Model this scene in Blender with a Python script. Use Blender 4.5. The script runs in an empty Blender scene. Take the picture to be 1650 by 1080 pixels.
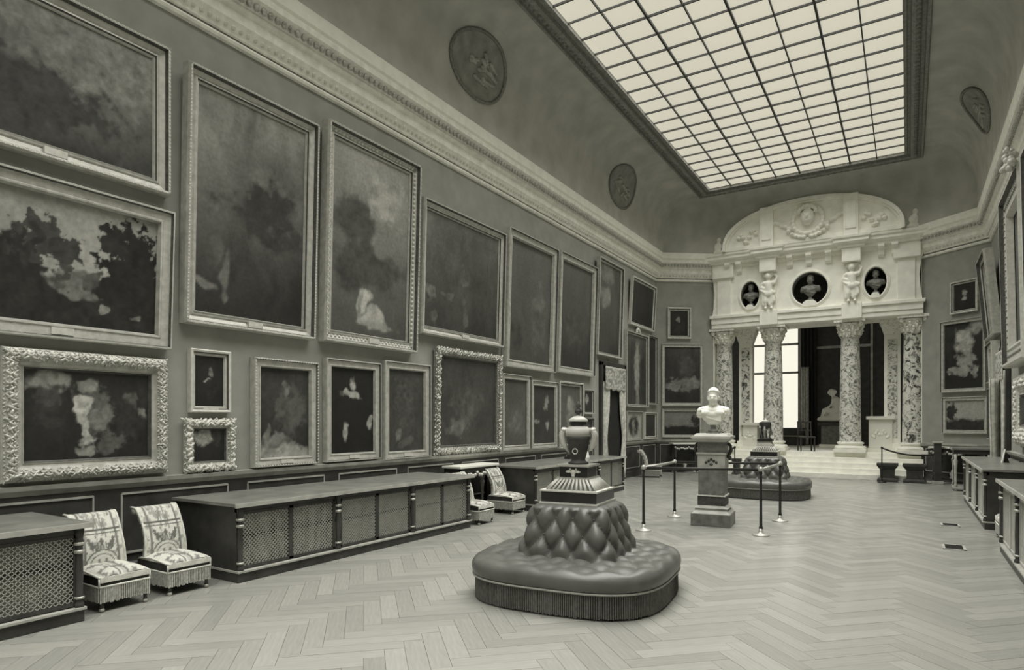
import bpy, bmesh, math, random
import numpy as np
from mathutils import Vector, Matrix

random.seed(7)
PI = math.pi
SC = bpy.context.scene
COL = SC.collection

# ------------------------------------------------------------------ camera, world, exposure
F_PX, CX_PX, HY_PX = 1024.0, 825.0, 679.0          # image taken as 1650 x 1080
YAW = math.atan(638.0 / F_PX)
SN, CS = math.sin(YAW), math.cos(YAW)
CAM = Vector((0, 0, 1.7))
cam_d = bpy.data.cameras.new('camera')
cam_d.sensor_width = 36.0
cam_d.lens = 36.0 * F_PX / 1650.0
cam_d.shift_y = (HY_PX - 540.0) / 1650.0
cam_d.clip_start = 0.05
cam_d.clip_end = 200
cam_o = bpy.data.objects.new('camera', cam_d)
cam_o.location = CAM
cam_o.rotation_euler = (PI / 2, 0, YAW)
COL.objects.link(cam_o)
SC.camera = cam_o

w = bpy.data.worlds.new('sky')
SC.world = w
w.use_nodes = True
w.node_tree.nodes['Background'].inputs[0].default_value = (1.0, 0.95, 0.85, 1)
w.node_tree.nodes['Background'].inputs[1].default_value = 1.0

SKYLIGHT_EMIT = 0.50
WINDOW_EMIT = 0.9
# daylight falling through the skylight: steep light from its glass, over its whole area
sun_d = bpy.data.lights.new('skylight_daylight', 'AREA')
sun_d.shape = 'RECTANGLE'; sun_d.size = 5.22; sun_d.size_y = 30.1
sun_d.energy = 1850.0; sun_d.color = (1.0, 0.985, 0.935); sun_d.spread = math.radians(112)
sun_o = bpy.data.objects.new('skylight_daylight', sun_d)
sun_o.location = (-2.70, 5.275, 9.049)
COL.objects.link(sun_o)
SC.view_settings.view_transform = 'Standard'
SC.view_settings.look = 'None'
SC.view_settings.gamma = 1.0
SC.view_settings.use_curve_mapping = False
SC.view_settings.exposure = 0.0
try:
    SC.cycles.use_denoising = True
    SC.cycles.max_bounces = 10
    SC.cycles.diffuse_bounces = 6
    SC.cycles.glossy_bounces = 4
    SC.cycles.caustics_reflective = False
    SC.cycles.caustics_refractive = False
    SC.cycles.sample_clamp_indirect = 4.0
except Exception:
    pass

# ------------------------------------------------------------------ pixel -> place helpers
def ray(px, py):
    d = (px - CX_PX) / F_PX
    return Vector((-SN + CS * d, CS + SN * d, (HY_PX - py) / F_PX))
def hit(px, py, p0, n):
    r = ray(px, py)
    return CAM + r * ((Vector(p0) - CAM).dot(n) / r.dot(n))
def atX(px, py, X): return hit(px, py, (X, 0, 0), Vector((1, 0, 0)))
def atY(px, py, Y): return hit(px, py, (0, Y, 0), Vector((0, 1, 0)))
def atZ(px, py, Z): return hit(px, py, (0, 0, Z), Vector((0, 0, 1)))
def proj(p):
    v = Vector(p) - CAM
    dep = -SN * v.x + CS * v.y
    if dep < 0.05: return None
    return CX_PX + F_PX * (CS * v.x + SN * v.y) / dep, HY_PX - F_PX * v.z / dep, dep

# ------------------------------------------------------------------ materials
TINT = (1.0, 1.0, 0.91)
MATS = {}
def mat(name, g, rough=0.6, var=0.12, scale=6.0, bump=0.0, bscale=60.0, metal=0.0, spec=0.3, stretch=None, coat=0.0, tint=TINT):
    m = bpy.data.materials.new(name); m.use_nodes = True
    nt = m.node_tree; N = nt.nodes; L = nt.links
    b = N['Principled BSDF']
    b.inputs['Roughness'].default_value = rough
    b.inputs['Metallic'].default_value = metal
    b.inputs['Specular IOR Level'].default_value = spec
    b.inputs['Coat Weight'].default_value = coat
    b.inputs['Coat Roughness'].default_value = 0.15
    tc = N.new('ShaderNodeTexCoord'); mp = N.new('ShaderNodeMapping')
    L.new(tc.outputs['Object'], mp.inputs[0])
    if stretch: mp.inputs['Scale'].default_value = stretch
    nz = N.new('ShaderNodeTexNoise'); nz.inputs['Scale'].default_value = scale; nz.inputs['Detail'].default_value = 5
    L.new(mp.outputs[0], nz.inputs['Vector'])
    cr = N.new('ShaderNodeValToRGB')
    lo, hi = max(0.0, g * (1 - var)), g * (1 + var)
    cr.color_ramp.elements[0].color = (lo * tint[0], lo * tint[1], lo * tint[2], 1)
    cr.color_ramp.elements[1].color = (hi * tint[0], hi * tint[1], hi * tint[2], 1)
    cr.color_ramp.elements[0].position = 0.3; cr.color_ramp.elements[1].position = 0.7
    L.new(nz.outputs['Fac'], cr.inputs[0]); L.new(cr.outputs[0], b.inputs['Base Color'])
    if bump > 0:
        n2 = N.new('ShaderNodeTexNoise'); n2.inputs['Scale'].default_value = bscale; n2.inputs['Detail'].default_value = 4
        L.new(mp.outputs[0], n2.inputs['Vector'])
        bp = N.new('ShaderNodeBump'); bp.inputs['Strength'].default_value = bump; bp.inputs['Distance'].default_value = 0.02
        L.new(n2.outputs['Fac'], bp.inputs['Height']); L.new(bp.outputs[0], b.inputs['Normal'])
    MATS[name] = m
    return m

mat('wall_cloth', 0.31, 0.9, 0.10, 3.0, 0.15, 90)
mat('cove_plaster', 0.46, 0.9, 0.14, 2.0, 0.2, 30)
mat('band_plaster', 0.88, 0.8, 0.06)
mat('cornice_stone', 0.82, 0.7, 0.12, 8.0, 0.1, 40)
mat('cornice_dark', 0.42, 0.8, 0.4, 30.0)
mat('dark_mould', 0.20, 0.6, 0.3, 20.0)
mat('medallion_field', 0.27, 0.8, 0.2, 5.0)
mat('medallion_relief', 0.36, 0.8, 0.2, 5.0)
mat('skylight_bar', 0.05, 0.6, 0.1)
mat('skylight_frame', 0.24, 0.7, 0.25, 14.0, 0.2, 60)
mat('white_stone', 0.90, 0.7, 0.08, 4.0, 0.12, 25)
mat('white_marble', 0.78, 0.45, 0.04, 3.0)
mat('dark_stone', 0.055, 0.6, 0.3, 10.0)
mat('niche_back', 0.045, 0.7, 0.3, 8.0)
mat('bronze_bust', 0.20, 0.5, 0.4, 9.0)
mat('gilt', 0.52, 0.42, 0.18, 12.0, 0.15, 70, 0.25)
mat('gilt_dark', 0.30, 0.45, 0.3, 18.0, 0.2, 70, 0.25)
mat('gilt_groove_shade', 0.09, 0.6, 0.3, 18.0)  # dark tone painted into frame grooves to deepen their soft shading
mat('gilt_light', 0.62, 0.45, 0.12, 16.0, 0.15, 70, 0.1)
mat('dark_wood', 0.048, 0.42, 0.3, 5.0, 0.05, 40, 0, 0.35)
mat('wood_top', 0.20, 0.3, 0.25, 4.0, 0.03, 40, 0, 0.5)
mat('wood_edge', 0.38, 0.4, 0.2, 6.0)
mat('panel_back', 0.36, 0.7, 0.25, 5.0)
mat('brass', 0.45, 0.35, 0.15, 10.0, 0, 1, 0.4)
mat('wire', 0.50, 0.4, 0.15, 10.0, 0, 1, 0.4)
mat('pale_wood', 0.45, 0.5, 0.12, 5.0)
mat('tapestry_dark', 0.035, 0.9, 0.3, 20.0)
mat('tapestry', 0.62, 0.9, 0.2, 24.0, 0.2, 90)
mat('fringe', 0.42, 0.9, 0.3, 40.0)
mat('fringe_dark', 0.05, 0.9, 0.3, 40.0)
mat('sofa_leather', 0.10, 0.38, 0.2, 6.0, 0.06, 50, 0, 0.5)
mat('sofa_fringe', 0.12, 0.85, 0.25, 30.0)
mat('sofa_cord', 0.30, 0.7, 0.15, 30.0)
mat('black_marble', 0.02, 0.2, 0.3, 8.0, 0, 1, 0, 0.5)
mat('iron', 0.035, 0.4, 0.2, 12.0, 0, 1, 0.3)
mat('grey_marble', 0.15, 0.4, 0.35, 9.0)
mat('valance', 0.48, 0.9, 0.5, 22.0)
mat('curtain', 0.58, 0.9, 0.3, 9.0)
mat('void_dark', 0.02, 0.9, 0.1)
mat('floor_base', 0.20, 0.8, 0.1)

def breccia(name, lo, hi, scale, pos=0.5):
    m = mat(name, hi, 0.35)
    nt = m.node_tree; N = nt.nodes; L = nt.links; b = N['Principled BSDF']
    tc = N.new('ShaderNodeTexCoord')
    n1 = N.new('ShaderNodeTexNoise'); n1.inputs['Scale'].default_value = scale; n1.inputs['Detail'].default_value = 6
    n1.inputs['Roughness'].default_value = 0.7; n1.inputs['Distortion'].default_value = 1.2
    L.new(tc.outputs['Object'], n1.inputs['Vector'])
    cr = N.new('ShaderNodeValToRGB')
    cr.color_ramp.elements[0].position = pos - 0.06; cr.color_ramp.elements[1].position = pos + 0.05
    cr.color_ramp.elements[0].color = (lo, lo, lo * .91, 1); cr.color_ramp.elements[1].color = (hi, hi, hi * .91, 1)
    L.new(n1.outputs['Fac'], cr.inputs[0]); L.new(cr.outputs[0], b.inputs['Base Color'])
    return m
breccia('breccia', 0.16, 0.74, 9.0, 0.47)
breccia('breccia_bold', 0.06, 0.74, 5.5, 0.47)
breccia('capital_stone', 0.40, 0.88, 14.0, 0.42)

def attr_mat(name, rough=0.5, amp=0.25, scale=30.0, spec=0.3, coat=0.0):
    m = bpy.data.materials.new(name); m.use_nodes = True
    nt = m.node_tree; N = nt.nodes; L = nt.links; b = N['Principled BSDF']
    b.inputs['Roughness'].default_value = rough; b.inputs['Specular IOR Level'].default_value = spec
    b.inputs['Coat Weight'].default_value = coat; b.inputs['Coat Roughness'].default_value = 0.2
    at = N.new('ShaderNodeAttribute'); at.attribute_name = 'Col'
    tc = N.new('ShaderNodeTexCoord'); nz = N.new('ShaderNodeTexNoise'); nz.inputs['Scale'].default_value = scale; nz.inputs['Detail'].default_value = 4
    L.new(tc.outputs['Object'], nz.inputs['Vector'])
    mr = N.new('ShaderNodeMapRange'); mr.inputs[3].default_value = 1 - amp; mr.inputs[4].default_value = 1 + amp
    L.new(nz.outputs['Fac'], mr.inputs[0])
    mx = N.new('ShaderNodeVectorMath'); mx.operation = 'SCALE'
    L.new(at.outputs['Color'], mx.inputs[0]); L.new(mr.outputs[0], mx.inputs['Scale'])
    L.new(mx.outputs[0], b.inputs['Base Color'])
    MATS[name] = m
    return m
attr_mat('canvas', 0.42, 0.35, 22.0, 0.35)
attr_mat('tapestry_print', 0.9, 0.2, 40.0, 0.1)
attr_mat('parquet_far', 0.27, 0.25, 5.0, 0.5)

def plank_mat():
    m = bpy.data.materials.new('parquet'); m.use_nodes = True
    nt = m.node_tree; N = nt.nodes; L = nt.links; b = N['Principled BSDF']
    b.inputs['Roughness'].default_value = 0.27; b.inputs['Specular IOR Level'].default_value = 0.5
    oi = N.new('ShaderNodeObjectInfo'); cr = N.new('ShaderNodeValToRGB')
    a, c = 0.265, 0.335
    cr.color_ramp.elements[0].color = (a, a, a * .91, 1); cr.color_ramp.elements[1].color = (c, c, c * .91, 1)
    L.new(oi.outputs['Random'], cr.inputs[0])
    tc = N.new('ShaderNodeTexCoord'); mp = N.new('ShaderNodeMapping'); mp.inputs['Scale'].default_value = (3, 30, 3)
    L.new(tc.outputs['Object'], mp.inputs[0])
    nz = N.new('ShaderNodeTexNoise'); nz.inputs['Scale'].default_value = 1.5; nz.inputs['Detail'].default_value = 5
    L.new(mp.outputs[0], nz.inputs['Vector'])
    mr = N.new('ShaderNodeMapRange'); mr.inputs[3].default_value = 0.8; mr.inputs[4].default_value = 1.2
    L.new(nz.outputs['Fac'], mr.inputs[0])
    mx = N.new('ShaderNodeVectorMath'); mx.operation = 'SCALE'
    L.new(cr.outputs[0], mx.inputs[0]); L.new(mr.outputs[0], mx.inputs['Scale'])
    L.new(mx.outputs[0], b.inputs['Base Color'])
    MATS['parquet'] = m
plank_mat()

def emit_mat(name, col, s):
    m = bpy.data.materials.new(name); m.use_nodes = True
    nt = m.node_tree; N = nt.nodes; L = nt.links; b = N['Principled BSDF']
    b.inputs['Base Color'].default_value = (0.6, 0.58, 0.52, 1); b.inputs['Roughness'].default_value = 0.4
    tc = N.new('ShaderNodeTexCoord'); nz = N.new('ShaderNodeTexNoise'); nz.inputs['Scale'].default_value = 1.2
    L.new(tc.outputs['Object'], nz.inputs['Vector'])
    cr = N.new('ShaderNodeValToRGB')
    cr.color_ramp.elements[0].color = (col[0] * .95, col[1] * .95, col[2] * .95, 1); cr.color_ramp.elements[1].color = (*col, 1)
    L.new(nz.outputs['Fac'], cr.inputs[0]); L.new(cr.outputs[0], b.inputs['Emission Color'])
    b.inputs['Emission Strength'].default_value = s
    MATS[name] = m
emit_mat('skylight_glass', (1.0, 0.955, 0.775), SKYLIGHT_EMIT)
emit_mat('window_glass', (1.0, 0.97, 0.83), WINDOW_EMIT)

# ------------------------------------------------------------------ mesh builder
class MB:
    def __init__(s): s.v = []; s.f = []
    def add(s, v, f):
        o = len(s.v); s.v += [tuple(p) for p in v]; s.f += [tuple(i + o for i in q) for q in f]; return s
    def box(s, x0, x1, y0, y1, z0, z1):
        return s.add([(x0, y0, z0), (x1, y0, z0), (x1, y1, z0), (x0, y1, z0), (x0, y0, z1), (x1, y0, z1), (x1, y1, z1), (x0, y1, z1)],
                     [(3, 2, 1, 0), (4, 5, 6, 7), (0, 1, 5, 4), (1, 2, 6, 5), (2, 3, 7, 6), (3, 0, 4, 7)])
    def frust(s, cx, cy, z0, z1, a0, b0, a1, b1):     # half sizes
        return s.add([(cx - a0, cy - b0, z0), (cx + a0, cy - b0, z0), (cx + a0, cy + b0, z0), (cx - a0, cy + b0, z0),
                      (cx - a1, cy - b1, z1), (cx + a1, cy - b1, z1), (cx + a1, cy + b1, z1), (cx - a1, cy + b1, z1)],
                     [(3, 2, 1, 0), (4, 5, 6, 7), (0, 1, 5, 4), (1, 2, 6, 5), (2, 3, 7, 6), (3, 0, 4, 7)])
    def bar(s, p, q, r, up=(0, 0, 1)):                # square bar p->q
        p, q = Vector(p), Vector(q); d = (q - p).normalized()
        a = d.cross(Vector(up))
        if a.length < 1e-4: a = d.cross(Vector((1, 0, 0)))
        a.normalize(); b = d.cross(a).normalized()
        vs = []
        for c in (p, q):
            for (i, j) in ((-1, -1), (1, -1), (1, 1), (-1, 1)): vs.append(c + a * r * i + b * r * j)
        return s.add(vs, [(0, 1, 2, 3), (7, 6, 5, 4), (0, 4, 5, 1), (1, 5, 6, 2), (2, 6, 7, 3), (3, 7, 4, 0)])
    def lathe(s, prof, c=(0, 0, 0), seg=20, cap=True):
        vs, fs = [], []
        n = len(prof)
        for (r, z) in prof:
            for k in range(seg):
                a = 2 * PI * k / seg; vs.append((c[0] + r * math.cos(a), c[1] + r * math.sin(a), c[2] + z))
        for i in range(n - 1):
            for k in range(seg):
                k2 = (k + 1) % seg; fs.append((i * seg + k, i * seg + k2, (i + 1) * seg + k2, (i + 1) * seg + k))
        if cap:
            fs.append(tuple(range(seg - 1, -1, -1))); fs.append(tuple((n - 1) * seg + k for k in range(seg)))
        return s.add(vs, fs)
    def ell(s, c, r, seg=8, rings=5):
        rx, ry, rz = (r, r, r) if not hasattr(r, '__len__') else r
        vs = [(c[0], c[1], c[2] - rz)]; fs = []
        for i in range(1, rings):
            ph = -PI / 2 + PI * i / rings
            for k in range(seg):
                a = 2 * PI * k / seg
                vs.append((c[0] + rx * math.cos(ph) * math.cos(a), c[1] + ry * math.cos(ph) * math.sin(a), c[2] + rz * math.sin(ph)))
        vs.append((c[0], c[1], c[2] + rz)); last = len(vs) - 1
        for k in range(seg):
            fs.append((0, 1 + (k + 1) % seg, 1 + k))
            fs.append((last, 1 + (rings - 2) * seg + k, 1 + (rings - 2) * seg + (k + 1) % seg))
        for i in range(rings - 2):
            for k in range(seg):
                a = 1 + i * seg; k2 = (k + 1) % seg
                fs.append((a + k, a + k2, a + seg + k2, a + seg + k))
        return s.add(vs, fs)
    def cap(s, p, q, r0, r1, n=None, seg=10):          # chain of balls (for remeshing)
        p, q = Vector(p), Vector(q); L = (q - p).length
        n = n or max(2, int(L / (0.45 * min(r0, r1))) + 1)
        for i in range(n + 1):
            t = i / n; s.ell(p.lerp(q, t), r0 + (r1 - r0) * t, seg, 7)
        return s
    def tube(s, pts, r, seg=8, closed=False, ref=(0, 0, 1)):
        pts = [Vector(p) for p in pts]; n = len(pts); vs, fs = [], []
        ref = Vector(ref)
        for i, p in enumerate(pts):
            if closed: d = pts[(i + 1) % n] - pts[i - 1]
            else: d = pts[min(i + 1, n - 1)] - pts[max(i - 1, 0)]
            d.normalize()
            a = d.cross(ref)
            if a.length < 1e-3: a = d.cross(Vector((1, 0, 0)))
            a.normalize(); b = a.cross(d)
            rr = r[i] if hasattr(r, '__len__') else r
            for k in range(seg):
                an = 2 * PI * k / seg; vs.append(p + a * rr * math.cos(an) + b * rr * math.sin(an))
        for i in range(n if closed else n - 1):
            j = (i + 1) % n
            for k in range(seg):
                k2 = (k + 1) % seg; fs.append((i * seg + k, i * seg + k2, j * seg + k2, j * seg + k))
        if not closed:
            fs.append(tuple(range(seg - 1, -1, -1))); fs.append(tuple((n - 1) * seg + k for k in range(seg)))
        return s.add(vs, fs)
    def prism(s, poly, z0, z1):
        n = len(poly)
        return s.add([(p[0], p[1], z0) for p in poly] + [(p[0], p[1], z1) for p in poly],
                     [tuple(range(n - 1, -1, -1)), tuple(range(n, 2 * n))] + [(i, (i + 1) % n, n + (i + 1) % n, n + i) for i in range(n)])
    def prism_y(s, poly, y0, y1):                       # polygon in x,z extruded along y
        n = len(poly)
        return s.add([(p[0], y0, p[1]) for p in poly] + [(p[0], y1, p[1]) for p in poly],
                     [tuple(range(n)), tuple(range(2 * n - 1, n - 1, -1))] + [(i, n + i, n + (i + 1) % n, (i + 1) % n) for i in range(n)])
    def prism_x(s, poly, x0, x1):                       # polygon in y,z extruded along x
        n = len(poly)
        return s.add([(x0, p[0], p[1]) for p in poly] + [(x1, p[0], p[1]) for p in poly],
                     [tuple(range(n)), tuple(range(2 * n - 1, n - 1, -1))] + [(i, n + i, n + (i + 1) % n, (i + 1) % n) for i in range(n)])
    def sweep(s, path, prof, closed=False, side=1):
        # path in x,y ; prof (out, z); out is to the right of travel * side
        P = [Vector((p[0], p[1])) for p in path]; n = len(P); m = len(prof); vs, fs = [], []
        for i in range(n):
            dirs = []
            if closed or i > 0: dirs.append((P[i] - P[i - 1]).normalized())
            if closed or i < n - 1: dirs.append((P[(i + 1) % n] - P[i]).normalized())
            ns = [Vector((d.y, -d.x)) * side for d in dirs]
            if len(ns) == 2:
                nn = (ns[0] + ns[1]).normalized(); k = 1.0 / max(0.3, nn.dot(ns[0]))
            else: nn, k = ns[0], 1.0
            for (o, z) in prof:
                q = P[i] + nn * (o * k); vs.append((q.x, q.y, z))
        for i in range(n if closed else n - 1):
            j = (i + 1) % n
            for a in range(m - 1):
                fs.append((i * m + a, j * m + a, j * m + a + 1, i * m + a + 1))
        return s.add(vs, fs)
    def mesh(s, name, m=None, smooth=False):
        me = bpy.data.meshes.new(name); me.from_pydata(s.v, [], s.f); me.update()
        if m: me.materials.append(MATS[m])
        bm = bmesh.new(); bm.from_mesh(me); bmesh.ops.recalc_face_normals(bm, faces=bm.faces); bm.to_mesh(me); bm.free()
        if smooth: me.polygons.foreach_set('use_smooth', [True] * len(me.polygons))
        return me
    def build(s, name, m, parent=None, smooth=False, bevel=0.0, auto=None):
        o = bpy.data.objects.new(name, s.mesh(name, m, smooth)); COL.objects.link(o)
        if parent: o.parent = parent
        if bevel:
            md = o.modifiers.new('bevel', 'BEVEL'); md.width = bevel; md.segments = 2; md.limit_method = 'ANGLE'
        return o

def obj_from(me, name, parent=None, loc=None, rot=None):
    o = bpy.data.objects.new(name, me); COL.objects.link(o)
    if parent: o.parent = parent
    if loc is not None: o.location = loc
    if rot is not None: o.rotation_euler = rot
    return o
def remesh(o, voxel, smooth=6):
    md = o.modifiers.new('remesh', 'REMESH'); md.mode = 'VOXEL'; md.voxel_size = voxel; md.use_smooth_shade = True
    if smooth:
        m2 = o.modifiers.new('smooth', 'SMOOTH'); m2.iterations = smooth; m2.factor = 0.5
    return o
def tag(o, label, cat=None, group=None, kind=None):
    if label: o['label'] = label
    if cat: o['category'] = cat
    if group: o['group'] = group
    if kind: o['kind'] = kind
    return o
def thing(name, label, cat, loc=(0, 0, 0), rotz=0.0, group=None, tilt=0.0):
    o = bpy.data.objects.new(name, None); COL.objects.link(o)
    o.empty_display_size = 0.1
    o.location = loc; o.rotation_euler = (tilt, 0, rotz)
    return tag(o, label, cat, group)
def struct(o, label=None, cat=None):
    o['kind'] = 'structure'
    if label: o['label'] = label
    if cat: o['category'] = cat
    return o
def dup(root, label, loc, rotz, group=None):
    def cp(o, par):
        c = o.copy(); COL.objects.link(c)
        if par: c.parent = par
        for ch in [x for x in bpy.data.objects if x.parent == o]: cp(ch, c)
        return c
    r = cp(root, None); r.location = loc; r.rotation_euler = (0, 0, rotz); r['label'] = label
    if group: r['group'] = group
    return r

# value noise for flat painted canvases and woven patterns
def vnoise(U, V, sx, sy, seed):
    rg = np.random.RandomState(seed); T = rg.rand(64, 64)
    x, y = U * sx, V * sy
    xi, yi = np.floor(x).astype(int), np.floor(y).astype(int)
    fx, fy = x - xi, y - yi; fx = fx * fx * (3 - 2 * fx); fy = fy * fy * (3 - 2 * fy)
    g = lambda a, b: T[a % 64, b % 64]
    return (g(xi, yi) * (1 - fx) + g(xi + 1, yi) * fx) * (1 - fy) + (g(xi, yi + 1) * (1 - fx) + g(xi + 1, yi + 1) * fx) * fy
def fbm(U, V, s, seed, oc=4):
    t = 0; a = 0.5; n = 0
    for k in range(oc):
        t = t + a * vnoise(U, V, s * 2 ** k, s * 2 ** k, seed + k); n += a; a *= 0.55
    return t / n
def paint(top, bot, noise, blobs, seed, nx, ny, asp=1.0, lr=0.0):
    U, V = np.meshgrid(np.linspace(0, 1, nx), np.linspace(0, 1, ny))
    A = U * asp
    W1 = (fbm(A, V, 6, seed + 900, 3) - .5) * .16; W2 = (fbm(A, V, 6, seed + 950, 3) - .5) * .16
    g = bot + (top - bot) * (V ** 1.4)
    g = g * (1 + lr * (U - 0.5))
    g = g * (1 + noise * 2.2 * (fbm(A, V, 4, seed, 6) - 0.5) + noise * 1.3 * (vnoise(A + W1, V, 26, 9, seed + 40) - .5) * vnoise(A, V + W2, 5, 5, seed + 41))
    for k, bl in enumerate(blobs):
        cu, cv, ru, rv, val, rag = bl[:6]; soft = bl[6] if len(bl) > 6 else .55
        d = np.sqrt(((U + W1 - cu) / ru) ** 2 + ((V + W2 - cv) / rv) ** 2) + rag * 2.4 * (fbm(A, V, 13, seed + 31 * k + 5, 5) - 0.5)
        mk = np.clip((1.0 + soft / 2 - d) / soft, 0, 1); mk = mk * mk * (3 - 2 * mk)
        g = g * (1 - mk) + val * (1 + 1.1 * (fbm(A, V, 16, seed + 7 + k, 4) - 0.5)) * mk
    return np.clip(g, 0.008, 0.8)
def grid_mesh(name, pos, vals, m, smooth=True):
    ny, nx = vals.shape
    vs = [pos(i / (nx - 1), j / (ny - 1)) for j in range(ny) for i in range(nx)]
    fs = [(j * nx + i, j * nx + i + 1, (j + 1) * nx + i + 1, (j + 1) * nx + i) for j in range(ny - 1) for i in range(nx - 1)]
    me = bpy.data.meshes.new(name); me.from_pydata(vs, [], fs); me.update()
    ca = me.color_attributes.new('Col', 'FLOAT_COLOR', 'POINT')
    v = vals.reshape(-1).astype(np.float32)
    arr = np.stack([v, v * 1.0, v * .91, np.ones_like(v)], 1).reshape(-1)
    ca.data.foreach_set('color', arr)
    me.materials.append(MATS[m])
    if smooth: me.polygons.foreach_set('use_smooth', [True] * len(me.polygons))
    return me

# ================================================================== THE ROOM
XL, XR, YB, YC, YE = -7.2, 1.85, -12.0, 20.7, 21.9
CXR = (XL + XR) / 2
PXL, PXR = -5.6, 0.35                                # portal edges at the far end
ZC0, ZC1, ZBAND, ZSKY = 6.42, 7.06, 7.30, 9.02
SKX0, SKX1, SKY0, SKY1 = -5.32, -0.08, -9.8, 20.35

# ---- floor
fl = MB().box(XL, XR, YB, 21.2, -0.12, -0.012).build('floor', 'floor_base')
struct(fl, 'polished herringbone parquet floor of the long gallery', 'floor')
W_P, L_P = 0.15, 0.75
def plank_box(dz=0.0): return MB().box(-L_P / 2 + .0014, L_P / 2 - .0014, -W_P / 2 + .0014, W_P / 2 - .0014, -0.012, dz)
plank_me = plank_box().mesh('plank', 'parquet')
cands = []
c45 = math.cos(PI / 4)
for b in range(-24, 25):
    for i in range(-170, 171):
        for kind in (0, 1):
            if kind == 0: cx, cy, an = i * W_P + L_P / 2 + 2 * L_P * b, i * W_P + W_P / 2, 0
            else: cx, cy, an = i * W_P + L_P + W_P / 2 + 2 * L_P * b, i * W_P + W_P - L_P / 2, PI / 2
            X = (cx - cy) * c45 + CXR; Y = (cx + cy) * c45 + 5.0
            if XL - .05 < X < XR + .05 and YB + .3 < Y < 20.95 and not (Y > 20.4 and (X < -6.9 or X > 1.5)):
                p = proj((X, Y, 0))
                sc = 0
                if p and -40 < p[0] < 1690 and p[1] < 1110 and not (X < -5.9 and (Y < 2.7 or 4.1 < Y < 8.3 or Y > 10.4)) and not (X > 1.05 and 6 < Y < 10.4) and not (X > 1.05 and 12.4 < Y < 16.7):
                    if math.hypot(X + 2.68, Y - 5.8) > 0.9: sc = 1.0 / p[2] ** 3
                cands.append((sc, X, Y, an + PI / 4))
cands.sort(key=lambda t: -t[0])
for sc, X, Y, an in cands[:300]:
    o = obj_from(plank_me, 'plank', fl, (X, Y, random.uniform(-.0012, 0)), (0, 0, an))
rest = MB(); cols = []
for sc, X, Y, an in cands[300:]:
    c, s_ = math.cos(an), math.sin(an); q = plank_box(random.uniform(-.0012, 0))
    rest.add([(X + c * x - s_ * y, Y + s_ * x + c * y, z) for x, y, z in q.v], q.f)
    cols += [random.uniform(0.265, 0.335)] * 8
rm = rest.mesh('parquet_planks', 'parquet_far')
ca = rm.color_attributes.new('Col', 'FLOAT_COLOR', 'POINT')
v = np.array(cols, dtype=np.float32)
ca.data.foreach_set('color', np.stack([v, v * 1.0, v * .91, np.ones_like(v)], 1).reshape(-1))
tag(obj_from(rm, 'parquet_planks', fl), None, kind='stuff')
for (px, py, sx, sy) in ((1537, 882, .26, .42), (1531, 846, .26, .36)):
    p = atZ(px, py, 0)
    g = thing('floor_grille', 'dark iron floor grille set in the parquet, ' + ('nearer of the two' if py > 860 else 'farther of the two'), 'grille', (p.x, p.y, 0.0), 0, 'floor grilles')
    fr = MB()
    fr.box(-sx / 2, sx / 2, -sy / 2, -sy / 2 + .03, 0.0005, .006).box(-sx / 2, sx / 2, sy / 2 - .03, sy / 2, 0.0005, .006)
    fr.box(-sx / 2, -sx / 2 + .03, -sy / 2, sy / 2, 0.0005, .006).box(sx / 2 - .03, sx / 2, -sy / 2, sy / 2, 0.0005, .006)
    fr.build('frame', 'panel_back', g)
    br = MB()
    for k in range(9):
        y = -sy / 2 + .03 + (sy - .06) * (k + .5) / 9; br.box(-sx / 2 + .03, sx / 2 - .03, y - .009, y + .009, 0.0005, .005)
    br.build('bars', 'iron', g)

# ---- walls
struct(MB().box(XL - .3, XL, YB, YC + .3, -.12, 7.4).build('wall_left', 'wall_cloth'), 'dark cloth covered long wall hung with two rows of paintings', 'wall')
struct(MB().box(XR, XR + .3, YB, YC + .3, -.12, 7.4).build('wall_right', 'wall_cloth'), 'dark cloth covered wall at the right edge of the picture', 'wall')
struct(MB().box(XL - .3, XR + .3, YB - .3, YB, -.12, 9.2).build('wall_near', 'wall_cloth'), 'plain wall closing the gallery behind the viewer', 'wall')
def cant(name, a, b, out, label):
    a, b = Vector(a), Vector(b); n = Vector(out).normalized() * 0.25
    poly = [a, b, b + n, a + n]
    struct(MB().prism([(p.x, p.y) for p in poly], -.12, 7.4).build(name, 'wall_cloth'), label, 'wall')
cant('wall_far_left', (XL, YC), (PXL, YE), (-.6, .8), 'slanting corner wall left of the white portal')
cant('wall_far_right', (PXR, YE), (XR, YC), (.6, .8), 'slanting corner wall right of the white portal')

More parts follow.
